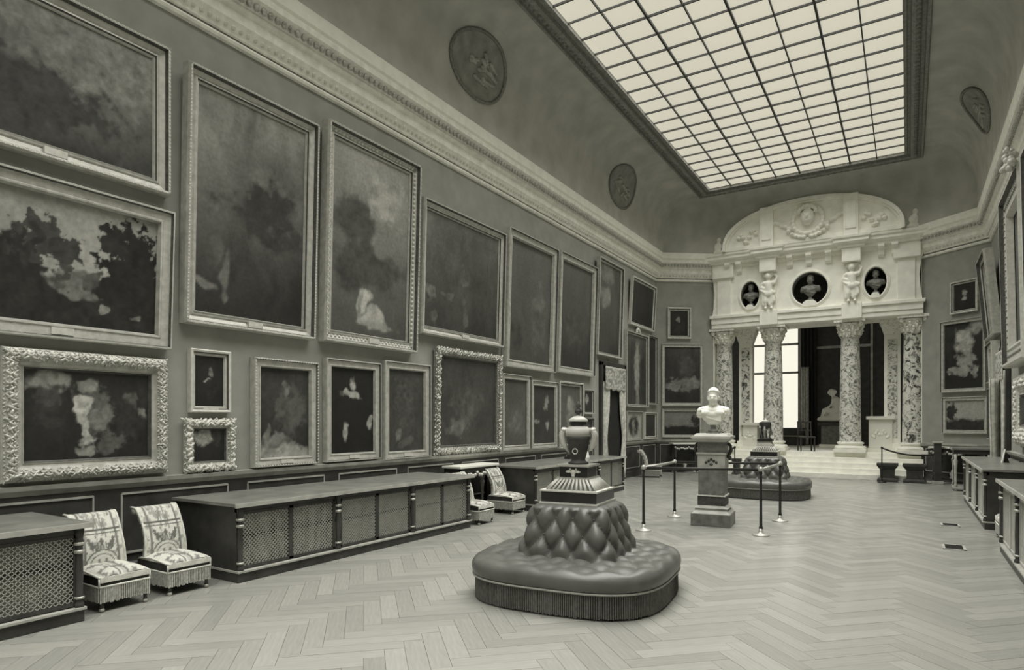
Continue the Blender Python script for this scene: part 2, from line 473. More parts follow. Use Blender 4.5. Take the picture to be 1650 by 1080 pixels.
# ---- dado panelling
NL, NR = Vector((1, 0, 0)), Vector((-1, 0, 0))
uCL = Vector((PXL - XL, YE - YC, 0)).normalized(); nCL = Vector((uCL.y, -uCL.x, 0))
uCR = Vector((XR - PXR, YC - YE, 0)).normalized(); nCR = Vector((uCR.y, -uCR.x, 0))
WALLS = {'L': ((XL, 0, 0), NL, Vector((0, 1, 0)), PI / 2), 'R': ((XR, 0, 0), NR, Vector((0, -1, 0)), -PI / 2),
         'CL': ((XL, YC, 0), nCL, uCL, math.atan2(uCL.y, uCL.x)), 'CR': ((PXR, YE, 0), nCR, uCR, math.atan2(uCR.y, uCR.x))}
def dado(name, path, label):
    d = MB().sweep(path, [(.0, .0), (.05, .0), (.05, .16), (.03, .18), (.03, 1.0), (.06, 1.03), (.08, 1.07), (.0, 1.07)]).build(name, 'dark_wood')
    struct(d, label, 'dado')
    rail = MB().sweep(path, [(.031, .98), (.085, 1.035), (.095, 1.08), (.0, 1.085)]).build('dado_rail', 'wood_edge', d)
    # raised fillet mouldings of each panel
    for i in range(len(path) - 1):
        a, b = Vector(path[i]), Vector(path[i + 1]); L = (b - a).length; n = max(1, round(L / 1.5)); t = (b - a).normalized(); o = Vector((t.y, -t.x))
        for k in range(n):
            s0, s1 = L * k / n + .14, L * (k + 1) / n - .14
            p, q = a + t * s0 + o * .036, a + t * s1 + o * .036
            m = MB()
            for z in (.92, .28): m.bar((p.x, p.y, z), (q.x, q.y, z), .011)
            for r in (p, q): m.bar((r.x, r.y, .28), (r.x, r.y, .92), .008, (1, 0, 0))
            m.build('panel_moulding', 'wood_edge' if k % 2 == 0 else 'panel_back', d)
dado('trim_1', [(XL, YB + .1), (XL, 15.7)], 'dark panelled wooden dado along the left wall')
dado('trim_2', [(XL, 17.75), (XL, YC), (PXL, YE)], 'dark panelled wooden dado in the far left corner')
dado('trim_3', [(PXR, YE), (XR, YC), (XR, 18.25)], 'dark panelled wooden dado in the far right corner')
dado('trim_4', [(XR, 16.9), (XR, YB + .1)], 'dark panelled wooden dado along the right wall')

# ---- cornice with leaf rows
CORN = [(0, 6.40), (.045, 6.41), (.06, 6.44), (.045, 6.47), (.015, 6.475), (.015, 6.51), (.05, 6.52), (.055, 6.55), (.07, 6.57), (.13, 6.66), (.15, 6.78), (.19, 6.80),
        (.20, 6.84), (.185, 6.85), (.25, 6.93), (.31, 6.97), (.32, 7.05), (.26, 7.07), (0, 7.07)]
def cornice(name, path, label):
    c = struct(MB().sweep(path, CORN).build(name, 'cornice_stone'), label, 'cornice')
    MB().sweep(path, [(.012, 6.474), (.017, 6.476), (.017, 6.512), (.012, 6.514)]).build('shadow_gap', 'dark_mould', c)
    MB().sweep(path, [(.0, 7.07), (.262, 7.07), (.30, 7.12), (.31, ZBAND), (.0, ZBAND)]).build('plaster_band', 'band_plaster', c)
    lv = MB(); eg = MB()
    for i in range(len(path) - 1):
        a, b = Vector(path[i]), Vector(path[i + 1]); L = (b - a).length; t = (b - a).normalized(); o = Vector((t.y, -t.x))
        n = int(L / .105)
        for k in range(n):
            p = a + t * (L * (k + .5) / n)
            if p.y < 2.0: continue
            q = p + o * .075; lv.ell((q.x, q.y, 6.60), (.034, .034, .045), 6, 4)
            q = p + o * .25; eg.ell((q.x, q.y, 6.90), (.045, .045, .05), 6, 4)
    tag(lv.build('leaf_row', 'gilt_light', c), None, kind='stuff')
    tag(eg.build('egg_row', 'cornice_dark', c), None, kind='stuff')
cornice('trim_5', [(XL, YB), (XL, YC), (PXL, YE)], 'pale moulded cornice running above the left wall to the portal')
cornice('trim_6', [(PXR, YE), (XR, YC), (XR, YB)], 'pale moulded cornice above the right wall')

# ---- coved ceiling
bot = [(XL + .30, YB + .3), (XL + .30, YC - .1), (PXL + .12, YE - .28), (PXR - .12, YE - .28), (XR - .30, YC - .1), (XR - .30, YB + .3)]
to = .42
top = [(SKX0 - to, SKY0 - to), (SKX0 - to, SKY1 + to), (SKX0 - to, SKY1 + to), (SKX1 + to, SKY1 + to), (SKX1 + to, SKY1 + to), (SKX1 + to, SKY0 - to)]
NCV = 2.6
def cov(u): return 1 - (1 - u ** NCV) ** (1 / NCV)
cm = MB(); nr = 20; vs = []; fs = []
for r in range(nr + 1):
    u = math.sin(PI / 2 * r / nr); h = cov(min(u, 1)); z = ZBAND + (ZSKY - ZBAND) * u
    for a, b in zip(bot, top): vs.append((a[0] * (1 - h) + b[0] * h, a[1] * (1 - h) + b[1] * h, z))
for r in range(nr):
    for k in range(6):
        k2 = (k + 1) % 6; fs.append((r * 6 + k, r * 6 + k2, (r + 1) * 6 + k2, (r + 1) * 6 + k))
cm.add(vs, fs)
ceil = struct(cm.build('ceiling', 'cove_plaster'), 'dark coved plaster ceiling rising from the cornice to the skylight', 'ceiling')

def cove_pt(u, side):
    h = cov(min(1, u)); z = ZBAND + (ZSKY - ZBAND) * u
    X = (XL + .30) * (1 - h) + (SKX0 - to) * h if side < 0 else (XR - .30) * (1 - h) + (SKX1 + to) * h
    return X, z
def cove_side(px, py, side):
    best = None
    for i in range(600):
        u = (i + 1) / 601; X, z = cove_pt(u, side); p = atX(px, py, X)
        e = abs(p.z - z)
        if best is None or e < best[0]: best = (e, p, u)
    return best[1], best[2]
def medallion(px, py, side, R, seed):
    p, u0 = cove_side(px, py, side)
    # arc length table of the cove profile so that the disc follows the curve
    us = [i / 800 for i in range(801)]; P = [cove_pt(u, side) for u in us]; S = [0.0]
    for i in range(800): S.append(S[-1] + math.hypot(P[i + 1][0] - P[i][0], P[i + 1][1] - P[i][1]))
    s0 = np.interp(u0, us, S)
    def M(v):
        x, h, z = v; x *= 1.5; u = float(np.interp(s0 + z, S, us)); a, b = cove_pt(u, side); a2, b2 = cove_pt(min(1, u + .004), side)
        tx, tz = a2 - a, b2 - b; L = math.hypot(tx, tz) or 1; nx, nz = (tz / L, -tx / L) if side < 0 else (-tz / L, tx / L)
        return (a + nx * h, p.y + x, b + nz * h)
    n = 40
    m = MB().tube([(R * math.cos(2 * PI * k / n), .02, R * math.sin(2 * PI * k / n)) for k in range(n)], .030, 6, True, (0, 1, 0))
    m.v = [M(v) for v in m.v]; o = m.build('medallion', 'dark_mould', ceil, True)
    rg = random.Random(seed); d = MB(); vs = [(0, .012, 0)]
    for r in range(1, 6):
        for k in range(n): vs.append((R * r / 5 * math.cos(2 * PI * k / n), .012, R * r / 5 * math.sin(2 * PI * k / n)))
    fs = [(0, 1 + k, 1 + (k + 1) % n) for k in range(n)] + [(1 + r * n + k, 1 + r * n + (k + 1) % n, 1 + (r + 1) * n + (k + 1) % n, 1 + (r + 1) * n + k) for r in range(4) for k in range(n)]
    d.add([M(v) for v in vs], fs).build('field', 'medallion_field', o)
    rl = MB()
    for k in range(14):
        a_ = rg.uniform(0, 2 * PI); q_ = R * rg.uniform(.1, .60)
        x, z = q_ * math.cos(a_), q_ * math.sin(a_) * .8; l_ = R * rg.uniform(.12, .34); g_ = rg.uniform(-1, 1)
        rl.cap((x, .02, z), (x + l_ * math.cos(g_), .025, z + l_ * math.sin(g_)), .075 * R, .05 * R, 4, 7)
    rl.v = [M(v) for v in rl.v]
    rl.build('relief', 'medallion_relief', o, True)
medallion(771, 108, -1, .56, 1); medallion(1002, 301, -1, .56, 2); medallion(1580, 175, 1, .50, 3)

# ---- skylight
sk = thing('skylight', 'large gridded glass skylight filling the middle of the ceiling', 'skylight', (CXR, (SKY0 + SKY1) / 2, ZSKY))
sk['kind'] = 'structure'; sk.name = 'window_1'
OX, OY = CXR, (SKY0 + SKY1) / 2
rect = [(SKX0 - OX, SKY0 - OY), (SKX0 - OX, SKY1 - OY), (SKX1 - OX, SKY1 - OY), (SKX1 - OX, SKY0 - OY)]
MB().sweep(rect, [(0, .06), (0, -.05), (-.06, -.05), (-.08, -.02), (-.12, -.02), (-.14, -.09), (-.20, -.12), (-.28, -.10), (-.30, -.03), (-.36, -.03), (-.38, -.08), (-.43, -.08), (-.46, .02)], True).build('skylight_frame', 'skylight_frame', sk)
orn = MB()
for (x, s0, s1) in ((SKX0 - .24, 4.0, SKY1), (SKX1 + .24, 4.0, SKY1)):
    n = int((s1 - s0) / .16)
    for k in range(n): orn.ell((x - OX, s0 + (s1 - s0) * (k + .5) / n - OY, -.115), (.05, .05, .035), 6, 4)
n = int((SKX1 - SKX0) / .16)
for k in range(n): orn.ell((SKX0 + (SKX1 - SKX0) * (k + .5) / n - OX, SKY1 + .24 - OY, -.115), (.05, .05, .035), 6, 4)
tag(orn.build('frame_beading', 'dark_mould', sk), None, kind='stuff')
NCOL, ROW = 8, 0.58
NROW = int(round((SKY1 - SKY0) / ROW)); ROW = (SKY1 - SKY0) / NROW; CW = (SKX1 - SKX0) / NCOL
pane_me = MB().box(-CW / 2, CW / 2, -ROW / 2, ROW / 2, 0, .02).mesh('pane', 'skylight_glass')
far = MB()
for r in range(NROW):
    for c in range(NCOL):
        x, y = SKX0 + CW * (c + .5) - OX, SKY1 - ROW * (r + .5) - OY
        if r < 20: obj_from(pane_me, 'pane', sk, (x, y, .03))
        else: far.box(x - CW / 2, x + CW / 2, y - ROW / 2, y + ROW / 2, .03, .05)
tag(far.build('glazing', 'skylight_glass', sk), None, kind='stuff')
for c in range(1, NCOL):
    x = SKX0 + CW * c - OX; wd = .019 if c % 2 == 0 else .011
    MB().box(x - wd, x + wd, SKY0 - OY, SKY1 - OY, -.02, .028).build('glazing_bar', 'skylight_bar', sk)
for r in range(1, NROW):
    y = SKY1 - ROW * r - OY; wd = .013 if r % 2 == 0 else .008
    MB().box(SKX0 - OX, SKX1 - OX, y - wd, y + wd, -.012, .028).build('cross_bar', 'skylight_bar', sk)

# ================================================================== FAR END: dais, portal and room behind
DZ = 0.75
YD = 21.9                                            # dais edge
pcx = -2.62
steps = thing('marble_steps', 'broad flight of white marble steps before the portal', 'steps', (pcx, 21.1, 0))
for k in range(5):
    MB().box(-3.0, 3.0, .2 * k, .8 + .2 + .55 * (k == 4), 0.0 if k == 0 else .15 * k, .15 * (k + 1)).build('step', 'white_stone', steps, bevel=.01)
# cheeks closing the dais below the corner walls
Yp = 21.75                                           # front plane of the portal's upper storey
po = thing('marble_portal', 'white carved stone portal with columns, round niches and arched pediment', 'portal', (pcx, Yp, DZ))
def PX(px, py, Y=Yp):
    p = atY(px, py, Y); return p.x - pcx, p.z - DZ
ZA0 = PX(1370, 514)[1]; ZA1 = PX(1370, 493)[1]; ZK0 = 6.90 - DZ; ZK1 = 7.22 - DZ
XA = 3.0
# architrave
MB().box(-XA, XA, -.02, .55, ZA0, ZA0 + .14).box(-XA, XA, -.05, .55, ZA0 + .14, ZA1 - .06).box(-XA - .05, XA + .05, -.10, .55, ZA1 - .06, ZA1 + .04).build('architrave', 'white_stone', po, bevel=.012)
for sx in (-1.18, 1.18):
    MB().box(sx - .27, sx + .27, -.12, .0, ZA0, ZA1 + .08).build('architrave_block', 'white_stone', po, bevel=.01)
# upper storey wall with three niches
NICH = [(0.02, 5.84 - DZ, .52, .52), (-1.76, 5.82 - DZ, .30, .45), (1.80, 5.84 - DZ, .30, .45)]
bm = bmesh.new()
def loop(pts):
    vv = [bm.verts.new(p) for p in pts]
    return [bm.edges.new((vv[i], vv[(i + 1) % len(vv)])) for i in range(len(vv))]
outl = [(-XA + .02, ZA1), (XA - .02, ZA1), (XA - .07, ZA1 + .35), (XA - .10, ZA1 + .75), (XA - .05, ZA1 + 1.2), (XA - .0, ZK0 - .35), (XA, ZK0 + .05), (-XA, ZK0 + .05), (-XA, ZK0 - .35), (-XA + .05, ZA1 + 1.2), (-XA + .10, ZA1 + .75), (-XA + .07, ZA1 + .35)]
ed = loop([(x, 0, z) for x, z in outl])
for (cx, cz, rx, rz) in NICH:
    ed += loop([(cx + rx * math.cos(2 * PI * k / 40), 0, cz + rz * math.sin(2 * PI * k / 40)) for k in range(40)])
bmesh.ops.triangle_fill(bm, edges=ed, use_beauty=True)
me = bpy.data.meshes.new('upper_wall'); bm.to_mesh(me); bm.free(); me.materials.append(MATS['white_stone'])
uw = obj_from(me, 'upper_wall', po)
md = uw.modifiers.new('solid', 'SOLIDIFY'); md.thickness = .4; md.offset = 0.0
uw.location = (0, .2, 0)
for (cx, cz, rx, rz) in NICH:
    n = 40
    nm = MB()
    vs = []
    for (k_, y) in ((1.0, 0.0), (1.0, .42), (.82, .62), (.0, .72)):
        for k in range(n): vs.append((cx + rx * k_ * math.cos(2 * PI * k / n), y, cz + rz * k_ * math.sin(2 * PI * k / n)))
    nm.add(vs, [(r * n + k, r * n + (k + 1) % n, (r + 1) * n + (k + 1) % n, (r + 1) * n + k) for r in range(3) for k in range(n)])
    o = nm.build('niche', 'niche_back', po, True)
    rg = MB()
    for (a, rr, yy) in ((1.04, .035, -.01), (1.13, .022, 0.0)):
        rg.tube([(cx + (rx + (a - 1) * .5) * math.cos(2 * PI * k / n), yy, cz + (rz + (a - 1) * .5) * math.sin(2 * PI * k / n)) for k in range(n)], rr, 8, True, (0, 1, 0))
    rg.build('niche_ring', 'white_stone', po, True)
    MB().prism_y([(cx - rx * .42, cz - rz * 1.06), (cx + rx * .42, cz - rz * 1.06), (cx + rx * .36, cz - rz * .82), (cx + rx * .2, cz - rz * .70), (cx - rx * .2, cz - rz * .70), (cx - rx * .36, cz - rz * .82)], -.08, .4).build('niche_ledge', 'white_stone', po, bevel=.01)
# end pilasters of the upper storey
for s in (-1, 1):
    MB().box(s * (XA - .42) - .22, s * (XA - .42) + .22, -.05, .02, ZA1 + .03, ZK0 - .45).build('pilaster', 'white_stone', po, bevel=.012)
    MB().box(s * (XA - .40) - .34, s * (XA - .40) + .34, -.13, .02, ZK0 - .45, ZK0).build('pilaster_cap', 'white_stone', po, bevel=.02)
# crown cornice, breaking forward over the figures
crown = []
XK = XA + .06
pth = [(-XK, .6), (-XK, -.16), (-1.50, -.16), (-1.50, -.32), (-.86, -.32), (-.86, -.16), (.86, -.16), (.86, -.32), (1.50, -.32), (1.50, -.16), (XK, -.16), (XK, .6)]
prof = [(0, ZK0), (.04, ZK0 + .02), (.04, ZK0 + .08), (.09, ZK0 + .12), (.15, ZK0 + .15), (.15, ZK0 + .22), (.19, ZK0 + .26), (.20, ZK1), (0, ZK1 + .01)]
MB().sweep(pth, prof).build('crown_cornice', 'white_stone', po)
MB().prism([(p[0], p[1]) for p in pth], ZK0 - .0, ZK1).build('cornice_core', 'white_stone', po)
MB().box(-XA, XA, -.06, .5, ZK0 - .12, ZK0 + .02).build('frieze_band', 'white_stone', po)
for x in (-2.45, -2.10, -.55, .0, .55, 1.95, 2.30):
    MB().prism_x([(-.05, ZK0 - .34), (-.10, ZK0 - .28), (-.13, ZK0 - .12), (-.24, ZK0 - .06), (-.24, ZK0 + .01), (0, ZK0 + .01), (0, ZK0 - .34)], x - .085, x + .085).build('modillion', 'white_stone', po, bevel=.008)
# console blocks and caryatid figures
for sx in (-1.18, 1.18):
    MB().box(sx - .25, sx + .25, -.30, .02, ZK0 - .42, ZK0 + .01).build('console_block', 'white_stone', po, bevel=.02)
    MB().box(sx - .22, sx + .22, -.06, .02, ZA1 + .04, ZK0 - .42).build('figure_pilaster', 'white_stone', po, bevel=.01)
    b = MB(); zb = ZA1 + .10; H = ZK0 - .44 - zb
    q = lambda x, y, z: (sx + x, y, zb + z * H)
    b.ell(q(0, -.16, .90), (.10, .10, .125), 12, 8)
    b.cap(q(0, -.13, .80), q(0, -.13, .74), .055, .06)
    b.cap(q(-.12, -.13, .71), q(.12, -.13, .71), .075, .075)
    b.cap(q(0, -.13, .68), q(.02, -.12, .45), .12, .11)
    b.cap(q(.03, -.12, .42), q(-.03, -.12, .42), .13, .13)
    b.cap(q(-.07, -.12, .40), q(-.09, -.16, .22), .085, .06); b.cap(q(-.09, -.16, .22), q(-.08, -.10, .02), .058, .04)
    b.cap(q(.08, -.12, .40), q(.07, -.12, .22), .085, .06); b.cap(q(.07, -.12, .22), q(.09, -.10, .02), .058, .04)
    b.cap(q(-.19, -.12, .70), q(-.24, -.12, .54), .05, .045); b.cap(q(-.24, -.12, .54), q(-.12, -.20, .46), .042, .034)
    b.cap(q(.19, -.12, .71), q(.26, -.10, .86), .05, .045); b.cap(q(.26, -.10, .86), q(.13, -.10, 1.0), .042, .034)
    b.ell(q(-.08, -.14, .02), (.05, .09, .035), 8, 6); b.ell(q(.09, -.14, .02), (.05, .09, .035), 8, 6)
    for kk in range(6):
        b.cap(q(-.17 + .06 * kk, -.13, .46 - .01 * (kk % 2)), q(-.15 + .065 * kk, -.13, .12 + .05 * (kk % 3)), .045, .05)
    b.cap(q(-.2, -.14, .60), q(.19, -.16, .44), .05, .055)
    for kk in range(7):
        aa = PI * kk / 6; b.ell(q(.11 * math.cos(aa), -.14, .92 + .075 * math.sin(aa)), (.045, .05, .045), 7, 5)
    remesh(b.build('caryatid_figure', 'white_stone', po), .018, 3)
# pediment
ZP = ZK1 + .02; HP = 1.32; WP = 2.55
arc = [(WP * math.cos(PI - PI * k / 40), ZP + HP * (math.sin(PI * k / 40) ** .82)) for k in range(41)]
MB().prism_y([(-WP, ZP - .02), (WP, ZP - .02)] + arc[::-1][1:-1], -.32, .2).build('pediment', 'white_stone', po)
rim = MB(); n = len(arc)
for (k0, ya, yb, th) in ((0, -.44, .1, .09), (1, -.38, .1, .16)):
    vs = []
    for (x, z) in arc:
        f = 1 - th / math.hypot(x, z - ZP + .4)
        for (xx, zz) in ((x, z + .03 * (1 - k0)), (x * f, (z - ZP) * f + ZP)):
            vs += [(xx, ya, zz), (xx, yb, zz)]
    fs = []
    for i in range(n - 1):
        a, c = 4 * i, 4 * (i + 1); fs += [(a, c, c + 2, a + 2), (a, a + 1, c + 1, c), (a + 2, c + 2, c + 3, a + 3)]
    rim.add(vs, fs)
rim.build('pediment_rim', 'white_stone', po)
for sx in (-1.18, 1.18):
    zt = ZP + HP * (math.sin(math.acos(sx / WP)) ** .82) + .03
    MB().box(sx - .20, sx + .20, -.47, .0, ZP - .02, zt).box(sx - .14, sx + .14, -.50, -.46, ZP + .18, zt - .22).build('pediment_rib', 'white_stone', po, bevel=.012)
MB().box(-WP + .1, WP - .1, -.36, -.30, ZP, ZP + .13).build('pediment_plinth', 'white_stone', po, bevel=.01)
# central carved wreath with a mask
b = MB(); zc = ZP + .66
b.ell((0, -.36, zc + .06), (.16, .10, .20), 14, 9); b.ell((0, -.46, zc + .04), (.03, .05, .05)); b.ell((0, -.44, zc - .05), (.05, .03, .02))
b.ell((-.06, -.44, zc + .10), (.03, .03, .02)); b.ell((.06, -.44, zc + .10), (.03, .03, .02))
for k in range(22):
    a = 2 * PI * k / 22; b.ell((.34 * math.cos(a), -.34, zc + .34 * math.sin(a)), (.065, .05, .065), 7, 5)
for k in range(7):
    a = PI * (k + .5) / 7; b.ell((.20 * math.cos(a), -.38, zc + .16 + .17 * math.sin(a)), (.05, .06, .06), 7, 5)
for s in (-1, 1):
    for k in range(6): b.ell((s * (.42 + .085 * k), -.335, zc - .16 + .05 * k + .02 * (k % 2)), (.07, .04, .05), 7, 5)
    for k in range(5): b.ell((s * (.08 + .09 * k), -.345, zc - .42 + .012 * k * k), (.06, .05, .045), 7, 5)
b.v = [(x * 1.25, -.32 + (y + .32) * 1.9, zc + (z - zc) * 1.25) for x, y, z in b.v]
remesh(b.build('carved_wreath', 'white_stone', po), .02, 1)
rg = random.Random(4)
for s in (-1, 1):
    b = MB()
    for k in range(9):
        x = s * (1.52 + .065 * k); b.ell((x, -.345, ZP + .30 + .16 * math.sin(k * 1.1) + .02 * (8 - k)), (.075, .08, .05 + .02 * rg.random()), 7, 5)
    b.build('carved_scroll', 'white_stone', po, True)
# corner finials
for s in (-1, 1):
    x = s * (XA - .24); b = MB()
    b.ell((x, -.02, ZK1 + .10), (.24, .18, .12), 10, 7); b.ell((x, -.02, ZK1 + .30), (.20, .16, .20), 10, 7)
    b.ell((x + .04, -.05, ZK1 + .52), (.12, .12, .14), 10, 7); b.ell((x, -.02, ZK1 + .68), (.06, .06, .09), 8, 6)
    b.cap((x - .2, -.05, ZK1 + .12), (x - .22, -.05, ZK1 + .42), .07, .05); b.cap((x + .2, -.05, ZK1 + .12), (x + .2, -.05, ZK1 + .40), .08, .06)
    remesh(b.build('corner_finial', 'white_stone' if s < 0 else 'cornice_stone', po), .03, 2)
# columns
def column(x, y, mt, r=.30, z1=None):
    z1 = z1 if z1 is not None else ZA0
    c = bpy.data.objects.new('column', None); COL.objects.link(c); c.parent = po; c.location = (x, y, 0)
    hc = .50
    MB().box(-r * 1.45, r * 1.45, -r * 1.45, r * 1.45, 0, .10).lathe([(r * 1.40, .10), (r * 1.46, .14), (r * 1.38, .19), (r * 1.15, .20), (r * 1.12, .24), (r * 1.25, .26), (r * 1.25, .30), (r * 1.05, .32)], seg=28).build('column_base', 'white_stone', c)
    sp = [(r * 1.04, .31)] + [(r * (1.0 - .16 * (k / 8) ** 1.8), .34 + (z1 - hc - .38) * k / 8) for k in range(9)] + [(r * .93, z1 - hc - .02), (r * .93, z1 - hc + .01)]
    MB().lathe(sp, seg=28).build('column_shaft', mt, c, True)
    cp = MB().lathe([(r * .86, z1 - hc), (r * .92, z1 - hc + .1), (r * 1.0, z1 - hc + .28), (r * 1.22, z1 - hc + .40)], seg=24)
    for row, (zz, rr, n) in enumerate(((z1 - hc + .10, .96, 12), (z1 - hc + .23, 1.05, 12))):
        for k in range(n):
            a = 2 * PI * (k + .5 * row) / n
            cp.ell((r * rr * math.cos(a), r * rr * math.sin(a), zz), (.05, .05, .085), 6, 5)
            cp.ell((r * (rr + .14) * math.cos(a), r * (rr + .14) * math.sin(a), zz + .06), (.045, .045, .03), 6, 4)
    for a in (PI / 4, 3 * PI / 4, 5 * PI / 4, 7 * PI / 4):
        cp.ell((r * 1.45 * math.cos(a), r * 1.45 * math.sin(a), z1 - .14), (.075, .075, .075), 8, 6)
    cp.box(-r * 1.4, r * 1.4, -r * 1.4, r * 1.4, z1 - .08, z1)
    cp.build('capital', 'capital_stone', c)
    return c
YCOL = .42
for px, mt in ((1370, 'breccia'), (1246, 'breccia')):
    column(PX(px, 600, Yp + YCOL)[0], YCOL, mt)
for px, mt in ((1472, 'breccia_bold'), (1167, 'breccia')):
    column(PX(px, 600, Yp + YCOL)[0], YCOL, mt, .29)
# square antae behind the outer columns
for px, mt in ((1438, 'breccia'), (1203, 'breccia_bold')):
    x = PX(px, 600, Yp + 1.0)[0]
    an = bpy.data.objects.new('anta', None); COL.objects.link(an); an.parent = po; an.location = (x, 1.0, 0)
    MB().box(-.28, .28, -.2, .2, 0, .28).build('anta_base', 'white_stone', an, bevel=.02)
    MB().box(-.22, .22, -.16, .16, .28, ZA0 - .45).build('anta_shaft', 'white_stone', an, bevel=.012)
    MB().box(-.13, .13, -.175, -.15, .45, ZA0 - .6).build('anta_inlay', mt, an)
    MB().frust(0, 0, ZA0 - .45, ZA0 - .12, .22, .16, .32, .24).box(-.34, .34, -.26, .26, ZA0 - .12, ZA0).build('anta_capital', 'capital_stone', an, bevel=.012)
MB().box(-XA, XA, .5, 1.35, ZA0, ZA0 + .5).build('soffit', 'white_stone', po)
# end wall above and beside the portal
struct(MB().box(PXL - .3, PXR + .3, Yp + .75, Yp + .95, 5.3, 9.2).build('wall_far', 'wall_cloth'), 'dark wall behind the arched pediment at the far end', 'wall')
for i, (x0, x1) in enumerate(((PXL - .9, PXL + .02), (PXR - .02, PXR + .9))):
    struct(MB().box(x0, x1, YE + .02, YE + .9, -.1, 6.5).build('wall_jamb_left' if i == 0 else 'wall_jamb_right', 'white_stone'), 'white stone jamb wall at the %s edge of the portal' % ('left' if i == 0 else 'right'), 'wall')

# white carved marble blocks standing on the dais
def carved_block(x0, x1, yb, yt, Y, label):
    a, b = atY(x0, yb, Y), atY(x1, yt, Y)
    W, Ht = abs(b.x - a.x), b.z - DZ
    t = thing('marble_block', label, 'pedestal', ((a.x + b.x) / 2, Y, DZ), 0, 'white marble pedestals on the dais')
    m = MB().box(-W / 2, W / 2, -.25, .25, 0, .12).box(-W / 2 + .04, W / 2 - .04, -.21, .21, .12, Ht - .1)
    m.build('body', 'white_marble', t, bevel=.012)
    MB().box(-W / 2 - .03, W / 2 + .03, -.28, .28, Ht - .1, Ht).build('slab', 'white_marble', t, bevel=.012)
    r = MB()
    for s in (-1, 1):
        for k in range(5): r.ell((s * (.04 + .045 * k) * W / .75, -.215, Ht * .5 + .10 * math.sin(k * 1.4)), (.04, .02, .05), 7, 5)
    r.build('relief', 'capital_stone', t, True)
carved_block(1197, 1224, 735, 681, 22.75, 'white carved marble pedestal between the two left columns')
carved_block(1398, 1441, 727, 671, 22.75, 'white carved marble pedestal right of the third column')

# room behind the portal
YW = 28.2
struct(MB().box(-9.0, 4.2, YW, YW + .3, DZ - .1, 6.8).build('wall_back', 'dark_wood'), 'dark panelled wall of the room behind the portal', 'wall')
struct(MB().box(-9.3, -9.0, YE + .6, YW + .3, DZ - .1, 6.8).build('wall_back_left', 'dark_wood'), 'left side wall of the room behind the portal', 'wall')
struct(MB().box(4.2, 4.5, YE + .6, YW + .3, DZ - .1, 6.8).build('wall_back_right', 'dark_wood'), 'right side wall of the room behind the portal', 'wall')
struct(MB().box(-9.3, 4.5, YE + .6, YW + .3, 6.7, 6.9).build('ceiling_back', 'cove_plaster'), 'ceiling of the room behind the portal', 'ceiling')
struct(MB().box(-9.0, 4.2, YE + .75, YW, DZ - .14, DZ - .002).build('floor_back', 'white_stone'), 'pale raised floor of the room behind the portal', 'floor')
# tall window
wa, wb = atY(1213, 691, YW - .05), atY(1288, 691, YW - .05)
ww = wb.x - wa.x; wz0 = wa.z; wz1 = 6.2
wn = thing('window_2', 'tall bright window seen behind the second column', 'window', ((wa.x + wb.x) / 2, YW - .02, wz0)); wn['kind'] = 'structure'
zs = [0] + [atY(1240, y, YW - .05).z - wz0 for y in (602, 557)] + [wz1 - wz0]
for i in range(3):
    for s in (-1, 1):
        x0, x1 = (-ww / 2 + .03, -.04) if s < 0 else (.04, ww / 2 - .03)
        MB().box(x0, x1, -.03, -.02, zs[i] + .03, zs[i + 1] - .03).build('pane', 'window_glass', wn)
for x in (-ww / 2, 0, ww / 2): MB().box(x - .05, x + .05, -.06, -.01, 0, zs[3]).build('mullion', 'panel_back', wn)
for z in zs: MB().box(-ww / 2, ww / 2, -.06, -.01, z - .045, z + .045).build('transom', 'panel_back', wn)
MB().box(-ww / 2 - .1, ww / 2 + .1, -.14, -.0, -.12, -.04).build('sill', 'wood_edge', wn)
# curtains
def drape(name, label, x, y, z0, z1, w_, mt, parent=None, waist=None, folds=6, rot=0.0, cat='curtain', group=None, dep=.05):
    m = MB(); nz = 14; nxx = folds * 6; vs = []
    for j in range(nz + 1):
        t = j / nz; z = z0 + (z1 - z0) * t
        wd = w_
        off = 0.0
        if waist:
            k = math.exp(-((t - .42) / .22) ** 2); wd = w_ * (1 - waist[0] * k); off = waist[1] * w_ * k
        for i in range(nxx + 1):
            u = i / nxx - .5
            vs.append((u * wd + off, dep * math.sin(u * folds * 2 * PI + .6 * t), z - z0))
    a = nxx + 1
    m.add(vs, [(j * a + i, j * a + i + 1, (j + 1) * a + i + 1, (j + 1) * a + i) for j in range(nz) for i in range(nxx)])
    o = bpy.data.objects.new(name, m.mesh(name, mt, True)); COL.objects.link(o)
    sm = o.modifiers.new('solid', 'SOLIDIFY'); sm.thickness = .012
    if parent: o.parent = parent
    else: tag(o, label, cat, group)
    o.location = (x, y, z0); o.rotation_euler = (0, 0, rot)
    return o
p = atY(1297, 650, YW - .35); q = atY(1294, 592, YW - .35)
drape('sheer_curtain', 'pale sheer curtain hanging right of the tall window', p.x, p.y, DZ + .02, q.z, .26, 'curtain', folds=3)
p = atY(1299, 560, YW - .2)
drape('dark_drape', 'dark heavy drape hanging beside the tall window', p.x + .1, p.y, DZ + .02, 6.3, .55, 'void_dark', folds=4)
p = atY(1311, 600, YW - .05)
struct(MB().box(p.x - .04, p.x + .04, YW - .06, YW, DZ, 6.6).box(p.x + 2.0, p.x + 2.08, YW - .06, YW, DZ, 6.6).box(p.x, p.x + 2.0, YW - .04, YW, 4.6, 4.7).build('trim_7', 'panel_back'), 'thin upright moulding on the dark back wall', 'moulding')
